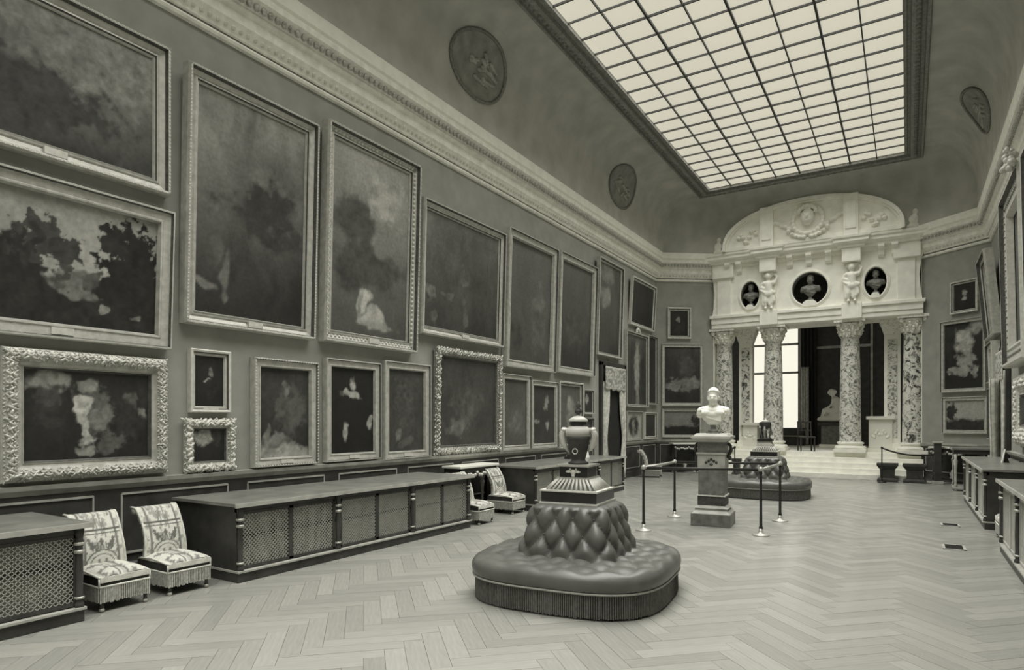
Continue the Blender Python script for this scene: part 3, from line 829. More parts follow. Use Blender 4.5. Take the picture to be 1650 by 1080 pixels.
# dark cabinet under the window
p, q = atY(1264, 722, 27.0), atY(1290, 690, 27.0)
t = thing('low_bookcase', 'low dark case standing under the tall window', 'cabinet', ((p.x + q.x) / 2 - .35, 27.2, DZ))
MB().box(-.75, .75, -.2, .2, 0, q.z - DZ - .05).build('body', 'dark_wood', t, bevel=.01)
MB().box(-.78, .78, -.23, .23, (q.z - DZ) * .52, (q.z - DZ) * .57).build('rail', 'wood_edge', t)
MB().box(-.8, .8, -.24, .24, q.z - DZ - .05, q.z - DZ).build('top', 'dark_wood', t)
# small side chair silhouette
def spindle_chair(px, py, label):
    p = atZ(px, py, DZ); t = thing('spindle_chair', label, 'chair', (p.x, p.y, DZ), .35, 'dark chairs behind the portal')
    for (x, y) in ((-.2, -.2), (.2, -.2)): MB().lathe([(.018, 0), (.025, .2), (.018, .42)], (x, y, 0), 8).build('leg', 'dark_wood', t)
    for x in (-.2, .2): MB().tube([(x, .2, 0), (x, .21, .45), (x * .95, .27, .95)], .02, 8).build('leg', 'dark_wood', t)
    MB().box(-.23, .23, -.23, .23, .42, .47).build('seat', 'dark_wood', t, bevel=.01)
    MB().bar((-.19, .27, .92), (.19, .27, .92), .025).bar((-.2, .24, .66), (.2, .24, .66), .018).build('back_rail', 'dark_wood', t)
    for x in (-.08, .08): MB().bar((x, .24, .66), (x, .27, .92), .01).build('spindle', 'dark_wood', t)
spindle_chair(1299, 727, 'dark spindly chair standing behind the second column')

# statue and its pedestal
p = atZ(1336, 722, DZ); SPX, SPY = p.x, 25.6
a, b_ = atY(1318, 722, SPY), atY(1352, 681, SPY)
sw, sh = b_.x - a.x, b_.z - DZ
sx0 = (a.x + b_.x) / 2 + .15
t = thing('statue_pedestal', 'dark square pedestal under the seated white statue', 'pedestal', (sx0, SPY, DZ))
MB().box(-.42, .42, -.38, .38, 0, .12).build('plinth', 'white_stone', t, bevel=.01)
MB().box(-.36, .36, -.32, .32, .12, sh - .1).build('shaft', 'grey_marble', t, bevel=.01)
MB().box(-.46, .46, -.40, .40, sh - .1, sh).build('cap', 'dark_stone', t, bevel=.01)
b = MB()
b.ell((-.05, 0, .12), (.46, .30, .14), 14, 8); b.ell((.12, 0, .24), (.26, .24, .18), 12, 8)
b.cap((.10, 0, .42), (.12, 0, .46), .17, .16)                      # pelvis
b.cap((.12, 0, .50), (.10, 0, .80), .13, .145)                     # torso
b.cap((.06, -.14, .86), (.06, .14, .86), .07, .07)                 # shoulders
b.cap((.06, 0, .88), (-.01, 0, 1.02), .075, .062)
b.ell((-.03, 0, 1.09), (.12, .10, .13), 14, 9); b.ell((-.15, 0, 1.07), (.025, .02, .03)); b.ell((.06, 0, 1.10), (.09, .08, .09))
b.cap((.06, -.09, .42), (-.26, -.10, .44), .10, .075); b.cap((-.26, -.10, .44), (-.36, -.10, .12), .07, .045); b.ell((-.42, -.10, .10), (.09, .04, .035))
b.cap((.06, .09, .40), (-.20, .11, .34), .10, .075); b.cap((-.20, .11, .34), (-.10, .12, .12), .07, .045); b.ell((-.16, .12, .10), (.09, .04, .035))
b.cap((.06, -.18, .85), (-.02, -.20, .62), .05, .043); b.cap((-.02, -.20, .62), (-.18, -.10, .52), .04, .03); b.ell((-.20, -.09, .52), (.045, .03, .025))
b.cap((.06, .18, .85), (.10, .21, .62), .05, .043); b.cap((.10, .21, .62), (.14, .20, .42), .04, .03); b.ell((.14, .20, .40), (.035, .03, .04))
st = remesh(b.build('marble_statue', 'white_marble'), .022, 3)
st.location = (sx0 - .02, SPY, DZ + sh)
tag(st, 'white marble statue of a seated nude on the dark pedestal', 'statue')

# ================================================================== busts
def bust_mesh(name, mt, voxel=.014, drape_=True):
    b = MB()
    b.ell((0, .02, .585), (.100, .125, .120), 20, 12)               # skull
    b.ell((0, -.03, .51), (.088, .098, .115), 20, 12)               # face
    b.ell((0, -.055, .50), (.070, .072, .100), 18, 11)
    b.ell((0, -.045, .435), (.066, .070, .045), 16, 10)             # jaw
    b.ell((0, -.095, .418), (.030, .026, .022), 10, 8)              # chin
    b.ell((0, -.110, .556), (.058, .020, .012), 12, 8)              # brow
    b.cap((0, -.116, .548), (0, -.142, .498), .011, .017, 6, 8)     # nose
    b.ell((0, -.122, .463), (.028, .014, .007), 10, 7); b.ell((0, -.119, .450), (.024, .014, .008), 10, 7)
    for s in (-1, 1):
        b.ell((s * .033, -.109, .533), (.018, .015, .011), 10, 8)   # eyes
        b.ell((s * .014, -.128, .492), (.011, .012, .010), 8, 6)
        b.ell((s * .048, -.070, .487), (.038, .045, .045), 12, 9)   # cheeks
        b.ell((s * .100, .012, .520), (.014, .028, .040), 10, 8)    # ears
    b.ell((0, .035, .605), (.108, .125, .114), 20, 12)              # hair
    for k in range(9):
        a = -1.15 + 2.3 * k / 8; b.ell((.092 * math.sin(a), .02 - .112 * math.cos(a), .655 - .03 * abs(math.sin(a)) + .008 * (k % 2)), (.022, .020, .022), 9, 7)
    b.cap((0, .02, .47), (0, .025, .34), .076, .092)                # neck
    for s in (-1, 1):
        b.cap((0, .03, .325), (s * .215, .03, .275), .085, .082)
        b.cap((s * .215, .03, .275), (s * .245, .03, .215), .082, .062)
        b.ell((s * .10, -.08, .24), (.11, .055, .06), 12, 9)
        b.cap((s * .02, -.075, .325), (s * .19, -.04, .33), .018, .016)
    b.ell((0, .0, .275), (.26, .115, .09), 20, 11); b.ell((0, -.02, .215), (.245, .115, .10), 20, 11)
    b.ell((0, -.02, .155), (.195, .10, .09), 18, 10); b.ell((0, -.01, .09), (.13, .085, .08), 16, 10); b.ell((0, .0, .03), (.075, .065, .05), 12, 8)
    if drape_:
        for k in range(5): b.cap((-.22 + .03 * k, -.075 - .010 * k, .30 - .035 * k), (.15, -.105, .19 - .026 * k), .013, .012, 18, 7)
    o = bpy.data.objects.new(name, b.mesh(name, mt, True))
    return o
def bust(name, label, loc, rz, sc_, mt, socle, cat='bust', group=None, zs=1.0):
    t = thing(name, label, cat, loc, rz, group)
    h = .13 * sc_
    MB().box(-.11 * sc_, .11 * sc_, -.10 * sc_, .10 * sc_, 0, .03 * sc_).lathe([(.09 * sc_, .03 * sc_), (.095 * sc_, .05 * sc_), (.05 * sc_, .08 * sc_), (.045 * sc_, .11 * sc_), (.07 * sc_, h + .02)], seg=20).build('socle', socle, t)
    o = bust_mesh('figure', mt); COL.objects.link(o); o.parent = t; o.location = (0, 0, h); o.scale = (sc_, sc_, sc_ * zs)
    remesh(o, .009, 2)
    return t

# pedestal in the middle of the gallery
bp = atZ(1149, 846, 0); BX, BY = CXR, 10.55
bp0 = atZ(1146, 849, 0)
BX, BY = bp0.x - .04, bp0.y + .28
t = thing('bust_pedestal', 'tall square marble pedestal inside the four barrier posts', 'pedestal', (BX, BY, 0), .10)
MB().box(-.31, .31, -.31, .31, 0, .20).build('base_block', 'grey_marble', t, bevel=.006)
MB().frust(0, 0, .20, .26, .30, .30, .25, .25).box(-.25, .25, -.25, .25, .26, .29).frust(0, 0, .29, .33, .27, .27, .21, .21).build('base_moulding', 'wood_edge', t, bevel=.004)
MB().box(-.215, .215, -.215, .215, .33, .48).build('lower_die', 'dark_stone', t, bevel=.004)
MB().box(-.225, .225, -.225, .225, .48, .50).build('fillet', 'gilt_light', t)
MB().box(-.205, .205, -.205, .205, .50, .93).build('die', 'grey_marble', t, bevel=.004)
MB().box(-.215, .215, -.215, .215, .93, 1.16).build('frieze_panel', 'panel_back', t, bevel=.004)
r = MB()
for k in range(5): r.ell((-.08 + .04 * k, -.216, 1.03 + .05 * (1 - abs(k - 2) / 2)), (.022, .012, .025), 7, 5)
r.ell((0, -.216, 1.0), (.03, .012, .02), 7, 5); r.build('carved_ornament', 'dark_stone', t, True)
MB().box(-.235, .235, -.235, .235, 1.16, 1.19).build('necking', 'wood_edge', t, bevel=.004)
MB().box(-.215, .215, -.215, .215, 1.19, 1.36).build('upper_die', 'grey_marble', t, bevel=.004)
MB().frust(0, 0, 1.36, 1.42, .22, .22, .30, .30).box(-.31, .31, -.31, .31, 1.42, 1.46).frust(0, 0, 1.46, 1.50, .27, .27, .24, .24).build('cap', 'pale_wood', t, bevel=.004)
for s in (-1, 1):
    r = MB().tube([(s * .235 + .0, -.02, 1.34), (s * .275, -.02, 1.30), (s * .285, -.02, 1.22), (s * .25, -.02, 1.16), (s * .235, -.02, 1.10)], .026, 8, False, (0, 1, 0)).ell((s * .265, -.02, 1.10), (.03, .03, .04), 8, 6)
    r.build('scroll_bracket', 'dark_stone', t, True)
bz = bust('marble_bust', 'large white marble portrait bust on the tall pedestal', (BX, BY, 1.50), .12, .90, 'white_marble', 'bronze_bust')
# busts in the niches
for (cx, cz, rx, rz), lab, mt in zip(NICH, ('dark bust with a draped cloak in the large round niche', 'dark bust in the left oval niche of the portal', 'dark bust in the right oval niche of the portal'), ('bronze_bust',) * 3):
    k = .98 if rx > .4 else .84
    bust('niche_bust', lab, (pcx + cx, Yp + .14, DZ + cz - rz * .70 + .004), 0, k, mt, 'bronze_bust', group='busts in the portal niches', zs=1.0)

# ================================================================== barrier around the bust
def stanchion(px, py, label):
    p = atZ(px, py, 0)
    t = thing('barrier_post', label, 'barrier post', (p.x, p.y, 0), 0, 'barrier posts around the bust')
    MB().lathe([(.125, 0), (.125, .012), (.10, .02), (.05, .035), (.035, .06), (.03, .10)], seg=20).build('base', 'brass', t, True)
    MB().lathe([(.026, .09), (.032, .11), (.022, .14), (.020, .55), (.018, .90), (.026, .93), (.02, .95)], seg=12).build('pole', 'iron', t, True)
    MB().lathe([(.02, .95), (.038, .965), (.042, .985), (.03, 1.01), (.012, 1.02)], seg=14).build('knob', 'brass', t, True)
    return p
S = [stanchion(1037, 855, 'barrier post at the near left corner around the bust'), stanchion(1087, 833, 'barrier post at the far left corner around the bust'),
     stanchion(1226, 863, 'barrier post at the near right corner around the bust'), stanchion(1257, 840, 'barrier post at the far right corner around the bust')]
for i, j, lab, mt in ((0, 1, 'brass barrier rail on the left of the bust', 'brass'), (2, 3, 'brass barrier rail on the right of the bust', 'brass'),
                      (0, 2, 'dark barrier rail in front of the bust pedestal', 'iron'), (1, 3, 'dark barrier rail behind the bust pedestal', 'iron')):
    a, b = Vector((S[i].x, S[i].y, .975)), Vector((S[j].x, S[j].y, .975)); d = (b - a).normalized() * .045
    o = MB().tube([a + d, (a + b) / 2, b - d], .022, 10).build('barrier_rail', mt, None, True)
    tag(o, lab, 'barrier rail', 'barrier rails around the bust')

# ================================================================== picture frames and canvases
PROF = {
    'gilt': [(0, 0), (0, .75), (.08, 1.0), (.22, .98), (.30, .62), (.36, .60), (.60, .42), (.70, .50), (.80, .52), (.84, .36), (.94, .40), (1.0, .22)],
    'flat': [(0, 0), (0, .85), (.06, 1.0), (.16, 1.0), (.22, .70), (.72, .62), (.80, .72), (.90, .70), (1.0, .25)],
    'thin': [(0, 0), (0, .9), (.15, 1.0), (.45, .9), (.6, .55), (.85, .6), (1.0, .25)],
    'carved': [(0, 0), (0, .45), (.05, .62), (.30, .88), (.55, .78), (.70, .45), (.84, .40), (.90, .50), (1.0, .22)],
}
def frame_mesh(W, H, fw, d, style, m):
    mb = MB(); vs = []; pr = PROF[style]
    for (u, w_) in pr:
        i = u * fw
        vs += [(-W / 2 + i, -w_ * d, i), (W / 2 - i, -w_ * d, i), (W / 2 - i, -w_ * d, H - i), (-W / 2 + i, -w_ * d, H - i)]
    fs = []
    for r in range(len(pr) - 1):
        for k in range(4): fs.append((4 * r + k, 4 * r + (k + 1) % 4, 4 * r + 4 + (k + 1) % 4, 4 * r + 4 + k))
    fs.append((0, 3, 2, 1))
    mb.add(vs, fs)
    me = mb.mesh('frame', m); me.materials.append(MATS['gilt_groove_shade'])
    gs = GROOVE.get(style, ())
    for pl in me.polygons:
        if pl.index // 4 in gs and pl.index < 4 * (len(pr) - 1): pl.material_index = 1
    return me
GROOVE = {'gilt': (3, 8), 'flat': (3,), 'thin': (3,), 'carved': (7,)}  # profile steps that get the painted groove shade
def lumps(W, H, fw, d, rows, step, seed, seg=6):
    rg = random.Random(seed); m = MB()
    for (u, hgt, sz, jit) in rows:
        i = u * fw; w_, h_ = W - 2 * i, H - 2 * i
        for (ax, ln) in (('b', w_), ('t', w_), ('l', h_), ('r', h_)):
            n = max(2, int(ln / step))
            for k in range(n + 1):
                s = -ln / 2 + ln * k / n + rg.uniform(-jit, jit) * step
                r = sz * rg.uniform(1 - jit, 1 + jit)
                if jit > .1:
                    q = MB().ell((0, 0, 0), (r * 1.7, r * .8, r * .62), seg, 4)
                    an = (.7 if (k + len(m.v)) % 2 else -.7) + rg.uniform(-.4, .4) + (PI / 2 if ax in 'lr' else 0)
                    ca_, sa_ = math.cos(an), math.sin(an)
                    q.v = [(ca_ * x - sa_ * z, y, sa_ * x + ca_ * z) for x, y, z in q.v]
                else: q = MB().ell((0, 0, 0), (r, r * .8, r), seg, 4)
                if ax == 'b': cx, cz = s, i
                elif ax == 't': cx, cz = s, H - i
                elif ax == 'l': cx, cz = -W / 2 + i, H / 2 + s
                else: cx, cz = W / 2 - i, H / 2 + s
                m.add([(x + cx, y - hgt * d, z + cz) for x, y, z in q.v], q.f)
    return m
SEED = [100]
def hang(label, wall, px, fw, style, art, depth=.10, tilt=0.0, orn=None, fmat='gilt', plaque=False, group=None, clamp_u=None, oval=False, crest=False):
    P0, n, u, phi = WALLS[wall]; P0 = Vector(P0)
    xl, ytl, ybl, xr, ytr, ybr = px
    bl, br = hit(xl, ybl, P0 + n * depth, n), hit(xr, ybr, P0 + n * depth, n)
    H = 1.0
    for _ in range(4):
        off = depth + H * math.sin(tilt)
        tl, tr = hit(xl, ytl, P0 + n * off, n), hit(xr, ytr, P0 + n * off, n)
        H = (tl.z + tr.z) / 2 - (bl.z + br.z) / 2
    ul, ur = ((bl - P0).dot(u) + (tl - P0).dot(u)) / 2, ((br - P0).dot(u) + (tr - P0).dot(u)) / 2
    if clamp_u: ul, ur = max(ul, clamp_u[0]), min(ur, clamp_u[1])
    W = ur - ul; zb = (bl.z + br.z) / 2
    base = P0 + u * ((ul + ur) / 2); base.z = zb
    t = thing('framed_painting', label, 'painting', base + n * .004, phi, group, tilt)
    SEED[0] += 13; sd = SEED[0]
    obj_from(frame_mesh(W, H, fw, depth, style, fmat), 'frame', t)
    top, bot_, nz, blobs = art[:4]; lr = art[4] if len(art) > 4 else 0.0
    cw, ch = W - 2 * fw + .02, H - 2 * fw + .02
    res = 120 if abs(xr - xl) > 130 else (80 if abs(xr - xl) > 60 else 40)
    nx = max(12, int(res * min(1.6, max(.6, cw / ch)))); ny = res
    vals = paint(top, bot_, nz, blobs, sd, nx, ny, cw / ch, lr)
    me = grid_mesh('canvas', lambda a, b: (-cw / 2 + cw * a, -depth * .2, fw - .01 + ch * b), vals, 'canvas')
    obj_from(me, 'canvas', t)
    if orn == 'bead': tag(lumps(W, H, fw, depth, [(.13, .97, .012, 0)], .042, sd).build('beading', 'gilt_light', t), None, kind='stuff')
    elif orn == 'egg': tag(lumps(W, H, fw, depth, [(.50, .52, .026, 0), (.12, 1.0, .012, 0)], .075, sd).build('egg_moulding', 'gilt_light', t), None, kind='stuff')
    elif orn == 'leaf': tag(lumps(W, H, fw, depth, [(.10, .66, .013, .3), (.22, .80, .018, .4), (.34, .88, .020, .4), (.46, .84, .018, .4), (.58, .72, .014, .3)], .036, sd).build('carving', 'gilt', t, True), None, kind='stuff')
    elif orn == 'rococo':
        tag(lumps(W, H, fw, depth, [(.0, .55, .018, .6), (.14, .75, .020, .6), (.30, .88, .022, .6), (.5, .85, .018, .6), (.66, .6, .012, .5)], .040, sd).build('carving', 'gilt' if fmat == 'gilt_dark' else 'gilt_light', t, True), None, kind='stuff')
    if crest:
        c = MB()
        for k in range(9):
            a = PI * k / 8; c.ell((.14 * math.cos(a), -depth * .8, H + .02 + .10 * math.sin(a)), (.045, .04, .045), 7, 5)
        c.ell((0, -depth * .8, H + .10), (.06, .05, .08), 8, 6); c.build('crest', 'gilt_light', t, True)
    if plaque: MB().box(-.10, .10, -depth * .80, -depth * .5, fw * .30, fw * .72).build('plaque', 'gilt_light', t)
    return t
GL, GU = 'paintings in the lower row of the left wall', 'large paintings in the upper row of the left wall'
GN = 'paintings in the far corners'; GR = 'paintings on the right wall'
dark = lambda a, b, *bl: (a, b, .35, list(bl))
# upper row, left wall
hang('huge dark canvas in a plain gilt frame cut off at the top left', 'L', (-160, -160, 182, 277, 90, 316), .17, 'gilt', (.22, .055, .55, [(.25, .35, .5, .25, .045, .6), (.85, .9, .5, .4, .20, .5)], .5), .13, .0, 'bead', plaque=True, group=GU)
hang('broad dusky landscape with pale sky and dark trees in a gilt frame', 'L', (-130, 222, 530, 281, 341, 559), .16, 'flat',
     (.30, .36, .2, [(.5, .10, 1.2, .26, .028, .12, .15), (.28, .34, .16, .34, .03, .3, .2), (.58, .34, .14, .10, .16, .2, .3), (.40, .72, .11, .12, .06, 1.0, .2), (.46, .56, .12, .10, .05, 1.1, .2), (.36, .58, .03, .2, .035, .3, .3), (.52, .38, .045, .08, .07, .9, .3), (.66, .40, .05, .05, .09, .9, .3), (.85, .66, .17, .26, .022, .7, .15), (.74, .72, .07, .08, .03, .9, .2), (.88, .36, .20, .20, .024, .5, .2), (.70, .17, .035, .04, .26, .9, .4), (.86, .13, .04, .03, .16, .9, .4)]), .12, .05, None, plaque=True, group=GU)
hang('tallest dark upright canvas in a stepped gilt frame', 'L', (303, 93, 522, 513, 198, 546), .17, 'gilt', (.26, .028, .5, [(.14, .50, .05, .05, .13, .6), (.18, .28, .03, .07, .10, .6), (.26, .20, .03, .10, .13, .7), (.12, .12, .06, .02, .18, .8), (.6, .52, .3, .14, .045, .8)], -.2), .15, .03, 'bead', plaque=True, group=GU)
hang('tall upright canvas with pale reclining form in a heavily beaded frame', 'L', (528, 190, 551, 677, 262, 568), .19, 'gilt', (.34, .08, .25, [(.62, .80, .30, .14, .34, .6), (.25, .60, .22, .16, .09, .4), (.5, .38, .55, .12, .075, .5), (.42, .19, .12, .055, .42, .6), (.56, .09, .24, .035, .38, .5), (.34, .16, .04, .09, .34, .4)]), .16, .03, 'egg', plaque=True, group=GU)
hang('wide dark canvas with faint figures between the beaded and the narrow frames', 'L', (683, 317, 540, 815, 373, 558), .16, 'gilt', (.14, .05, .45, [(.08, .30, .06, .05, .16, .8), (.3, .32, .08, .02, .12, .8), (.5, .5, .03, .1, .12, .9), (.55, .15, .04, .1, .10, .9), (.1, .12, .05, .1, .13, .9)]), .14, .03, None, plaque=True, group=GU)
hang('narrow grey upright canvas with a pale ghostly standing form', 'L', (820, 361, 592, 899, 402, 600), .17, 'flat', (.13, .07, .3, [(.72, .50, .14, .20, .13, .6), (.70, .3, .18, .2, .10, .6), (.2, .2, .2, .15, .06, .5)]), .15, .03, None, group=GU)
hang('narrow dark upright canvas in a plain gilt frame, no figures visible', 'L', (903, 402, 602, 962, 430, 606), .17, 'flat', (.12, .035, .25, [(.5, .4, .4, .2, .07, .5)]), .14, .03, None, group=GU)
hang('upright dark canvas with a pale figure hanging above the curtained doorway', 'L', (966, 411, 571, 1005, 431, 580), .10, 'thin', (.10, .05, .4, [(.35, .62, .22, .10, .22, .6), (.4, .88, .25, .1, .18, .8)]), .12, .03, None, group=GU)
hang('small upright dark canvas in a pale frame at the far end of the upper row', 'L', (1019, 443, 526, 1057, 461, 533), .11, 'thin', (.035, .025, .3, []), .10, .06, None, fmat='gilt_light', group=GU, clamp_u=(0, YC - .04))
# lower row, left wall
hang('wide painting of a dim figure group with a pale sky patch in a carved frame', 'L', (6, 559, 781, 275, 577, 762), .20, 'carved',
     (.035, .02, .4, [(.20, .88, .18, .13, .26, .3), (.18, .66, .09, .12, .06, .5), (.17, .50, .13, .14, .035, .5), (.53, .58, .13, .26, .10, .6), (.46, .54, .06, .20, .42, .5), (.50, .86, .07, .07, .26, .4), (.48, .30, .05, .14, .36, .5), (.60, .45, .09, .12, .16, .6), (.46, .08, .08, .06, .22, .7), (.83, .70, .05, .10, .09, .6), (.91, .52, .04, .08, .20, .6), (.82, .45, .10, .2, .035, .6), (.66, .2, .1, .15, .09, .8)]), .14, .0, 'leaf', plaque=True, group=GL)
hang('small upright dark portrait above the little carved frame', 'L', (308, 561, 664, 373, 567, 666), .075, 'thin', (.03, .018, .3, [(.55, .66, .09, .08, .16, .4), (.40, .52, .12, .03, .28, .5), (.55, .36, .22, .2, .025, .4)]), .08, .0, None, 'gilt_light', plaque=True, group=GL)
hang('small wide dark canvas with a light patch in a thickly carved frame', 'L', (302, 676, 761, 381, 677, 757), .12, 'carved', (.035, .02, .25, [(.33, .74, .30, .24, .30, .15), (.72, .8, .16, .3, .05, .3)]), .10, .0, 'rococo', plaque=True, group=GL)
hang('upright dim painting with pale drapery at the bottom in a fluted frame', 'L', (411, 575, 756, 514, 585, 746), .12, 'flat', (.05, .035, .5, [(.6, .52, .30, .24, .09, .6), (.52, .76, .06, .06, .16, .6), (.5, .05, .7, .10, .30, .3), (.14, .16, .12, .10, .18, .6), (.42, .18, .2, .08, .17, .6), (.2, .30, .05, .10, .16, .6)]), .11, .0, 'bead', plaque=True, group=GL)
hang('upright dark portrait with pale face and hands', 'L', (527, 576, 745, 615, 586, 740), .12, 'flat', (.022, .014, .3, [(.52, .82, .08, .08, .36, .4), (.48, .69, .20, .04, .33, .6), (.38, .26, .05, .10, .34, .5), (.94, .36, .05, .10, .34, .5)]), .10, .0, None, plaque=True, group=GL)
hang('upright murky grey canvas next to the dark portrait', 'L', (621, 581, 741, 695, 588, 737), .13, 'flat', (.06, .05, .35, [(.5, .6, .3, .3, .075, .6), (.3, .22, .07, .06, .16, .8), (.5, .1, .2, .04, .1, .8)]), .10, .0, None, plaque=True, group=GL)
hang('upright murky canvas in a large ornate scrolled gilt frame', 'L', (706, 559, 732, 810, 574, 727), .16, 'carved', (.06, .06, .3, [(.5, .5, .25, .2, .085, .6), (.3, .2, .18, .08, .13, .8)]), .12, .02, 'rococo', fmat='gilt_dark', group=GL)
hang('upright grey canvas right of the ornate scrolled frame', 'L', (811, 601, 729, 857, 607, 723), .11, 'flat', (.085, .09, .25, [(.55, .35, .3, .2, .13, .5)]), .10, .0, None, group=GL)
hang('upright dark canvas with small pale flecks of hands and face', 'L', (858, 612, 724, 901, 617, 722), .12, 'flat', (.05, .045, .3, [(.62, .70, .08, .09, .24, .6), (.66, .34, .08, .08, .26, .6), (.2, .36, .1, .03, .2, .7)]), .10, .0, None, group=GL)
hang('upright painting of a pale standing form behind the porcelain vase', 'L', (903, 614, 724, 941, 618, 720), .10, 'thin', (.11, .09, .3, [(.55, .45, .22, .35, .20, .4), (.5, .72, .12, .1, .3, .4)]), .10, .0, None, group=GL)
hang('tiny dark portrait left of the curtained doorway', 'L', (942, 627, 668, 958, 629, 667), .05, 'thin', (.04, .03, .3, [(.4, .6, .2, .2, .25, .5)]), .07, .0, None, group=GL)
hang('tiny dark canvas below the tiny portrait beside the doorway', 'L', (942, 673, 714, 958, 674, 712), .05, 'thin', (.05, .03, .5, [(.5, .5, .3, .2, .09, .8)]), .07, .0, None, fmat='gilt_dark', group=GL)
cl = (0, YC - .05)
hang('upright painting of two dim standing shapes in a crested frame beyond the doorway', 'L', (1011, 536, 658, 1046, 538, 655), .09, 'thin', (.09, .05, .4, [(.3, .4, .15, .38, .05, .5), (.55, .5, .12, .45, .30, .6), (.85, .4, .12, .35, .04, .5)]), .10, .0, None, crest=True, group=GN)
hang('slim plain dark canvas against the far left corner', 'L', (1046, 540, 655, 1066, 545, 650), .06, 'thin', (.04, .035, .2, []), .10, .0, None, group=GN, clamp_u=cl)
hang('small pale framed picture with a dark oval beyond the doorway', 'L', (1011, 662, 712, 1036, 663, 708), .07, 'thin', (.40, .36, .2, [(.5, .5, .36, .40, .035, .1), (.5, .48, .12, .3, .22, .6)]), .08, .0, None, group=GN)
hang('small dark picture in a pale frame near the far left corner', 'L', (1040, 664, 709, 1064, 665, 706), .09, 'thin', (.05, .04, .3, []), .08, .0, None, fmat='gilt_light', group=GN, clamp_u=cl)
# slanting corner walls
hang('small dark portrait hanging alone high on the far left corner wall', 'CL', (1076, 495, 546, 1114, 496, 546), .11, 'thin', (.03, .02, .3, [(.48, .66, .12, .12, .24, .4), (.5, .3, .3, .22, .035, .5)]), .08, 0, None, group=GN)
hang('painting of a crowded dim interior in a gilt frame on the far left corner wall', 'CL', (1067, 554, 656, 1134, 555, 653), .11, 'flat', (.06, .03, .4, [(.62, .66, .24, .2, .08, .3), (.5, .34, .5, .10, .16, 1.0), (.3, .3, .2, .07, .20, 1.0), (.75, .36, .2, .08, .2, 1.0)]), .09, 0, None, group=GN)
hang('wide landscape with grey sky under the crowded interior', 'CL', (1067, 659, 707, 1132, 659, 703), .09, 'flat', (.20, .17, .15, [(.5, .15, .9, .24, .02, .1), (.92, .62, .16, .25, .03, .8)]), .08, 0, None, group=GN)
hang('small dark portrait hanging high on the far right corner wall', 'CR', (1530, 455, 508, 1575, 448, 500), .09, 'thin', (.025, .02, .3, [(.45, .62, .10, .10, .30, .4), (.45, .42, .09, .08, .30, .5)]), .08, 0, None, group=GN)
hang('large landscape with a bright clearing among dark trees on the far right corner wall', 'CR', (1514, 520, 635, 1588, 508, 628), .10, 'flat', (.03, .022, .3, [(.52, .72, .24, .18, .36, .4), (.85, .95, .18, .12, .30, .3), (.55, .40, .22, .12, .26, .8), (.5, .24, .34, .08, .26, 1.0), (.15, .8, .15, .3, .03, .5)]), .10, 0, None, group=GN)
hang('small wide landscape with one dark tree below the bright clearing', 'CR', (1517, 642, 700, 1590, 637, 698), .10, 'flat', (.34, .30, .1, [(.5, .10, .9, .27, .03, .12), (.14, .62, .12, .28, .035, .5)]), .09, 0, None, group=GN)

# right wall, seen at a grazing angle (placed along the wall in metres)
def hangR(label, Y0, Y1, z0, z1, fw, style, art, depth=.14, tilt=.03, orn=None, fmat='gilt', crest=False):
    t = thing('framed_painting', label, 'painting', (XR - .004, (Y0 + Y1) / 2, z0), -PI / 2, GR, tilt)
    SEED[0] += 13; W, H = Y1 - Y0, z1 - z0
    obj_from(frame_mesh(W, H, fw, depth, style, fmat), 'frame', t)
    vals = paint(*art[:4], SEED[0], 40, 40)
    cw, ch = W - 2 * fw + .02, H - 2 * fw + .02
    obj_from(grid_mesh('canvas', lambda a, b: (-cw / 2 + cw * a, -depth * .2, fw - .01 + ch * b), vals, 'canvas'), 'canvas', t)
    if orn == 'egg': tag(lumps(W, H, fw, depth, [(.50, .68, .036, 0)], .13, SEED[0]).build('egg_moulding', 'gilt_dark', t), None, kind='stuff')
    if orn == 'rococo': tag(lumps(W, H, fw, depth, [(.05, .5, .026, .5), (.2, .78, .028, .5), (.35, .9, .030, .5), (.5, .82, .028, .5), (.7, .5, .024, .5)], .06, SEED[0]).build('carving', 'gilt_light', t, True), None, kind='stuff')
    if crest:
        c = MB(); rg = random.Random(8)
        for k in range(26): c.ell((W / 2 - .18 + rg.uniform(-.2, .2), -depth * .9 - rg.uniform(0, .18), H + rg.uniform(-.12, .26)), rg.uniform(.03, .07), 8, 6)
        c.build('crest', 'gilt_light', t, True)
hangR('tall upright canvas at the far end of the right wall under the cornice', 18.35, 20.1, 3.75, 5.75, .14, 'gilt', dark(.2, .12), .20, .09)
hangR('middle canvas of the stack at the far end of the right wall', 18.55, 19.9, 2.65, 3.60, .13, 'flat', dark(.16, .1), .18, .03, fmat='gilt_light')
hangR('lowest canvas of the stack at the far end of the right wall', 18.55, 19.9, 1.25, 2.52, .16, 'flat', dark(.16, .12), .16, .0, fmat='gilt_light')
hangR('very tall canvas in a beaded frame with gilded foliage at its top corner', 13.3, 15.9, 2.75, 6.05, .42, 'flat', dark(.12, .06), .26, .02, 'egg', 'gilt_light', True)
hangR('very tall plain framed canvas cut off by the right edge of the picture', 9.9, 13.0, 2.75, 6.0, .30, 'gilt', dark(.12, .06), .26, .02, None, 'gilt_light')
hangR('low canvas in a thickly carved frame at the right edge of the picture', 12.6, 15.4, 1.25, 2.55, .40, 'carved', dark(.12, .06), .16, .0, 'rococo', 'gilt_light')

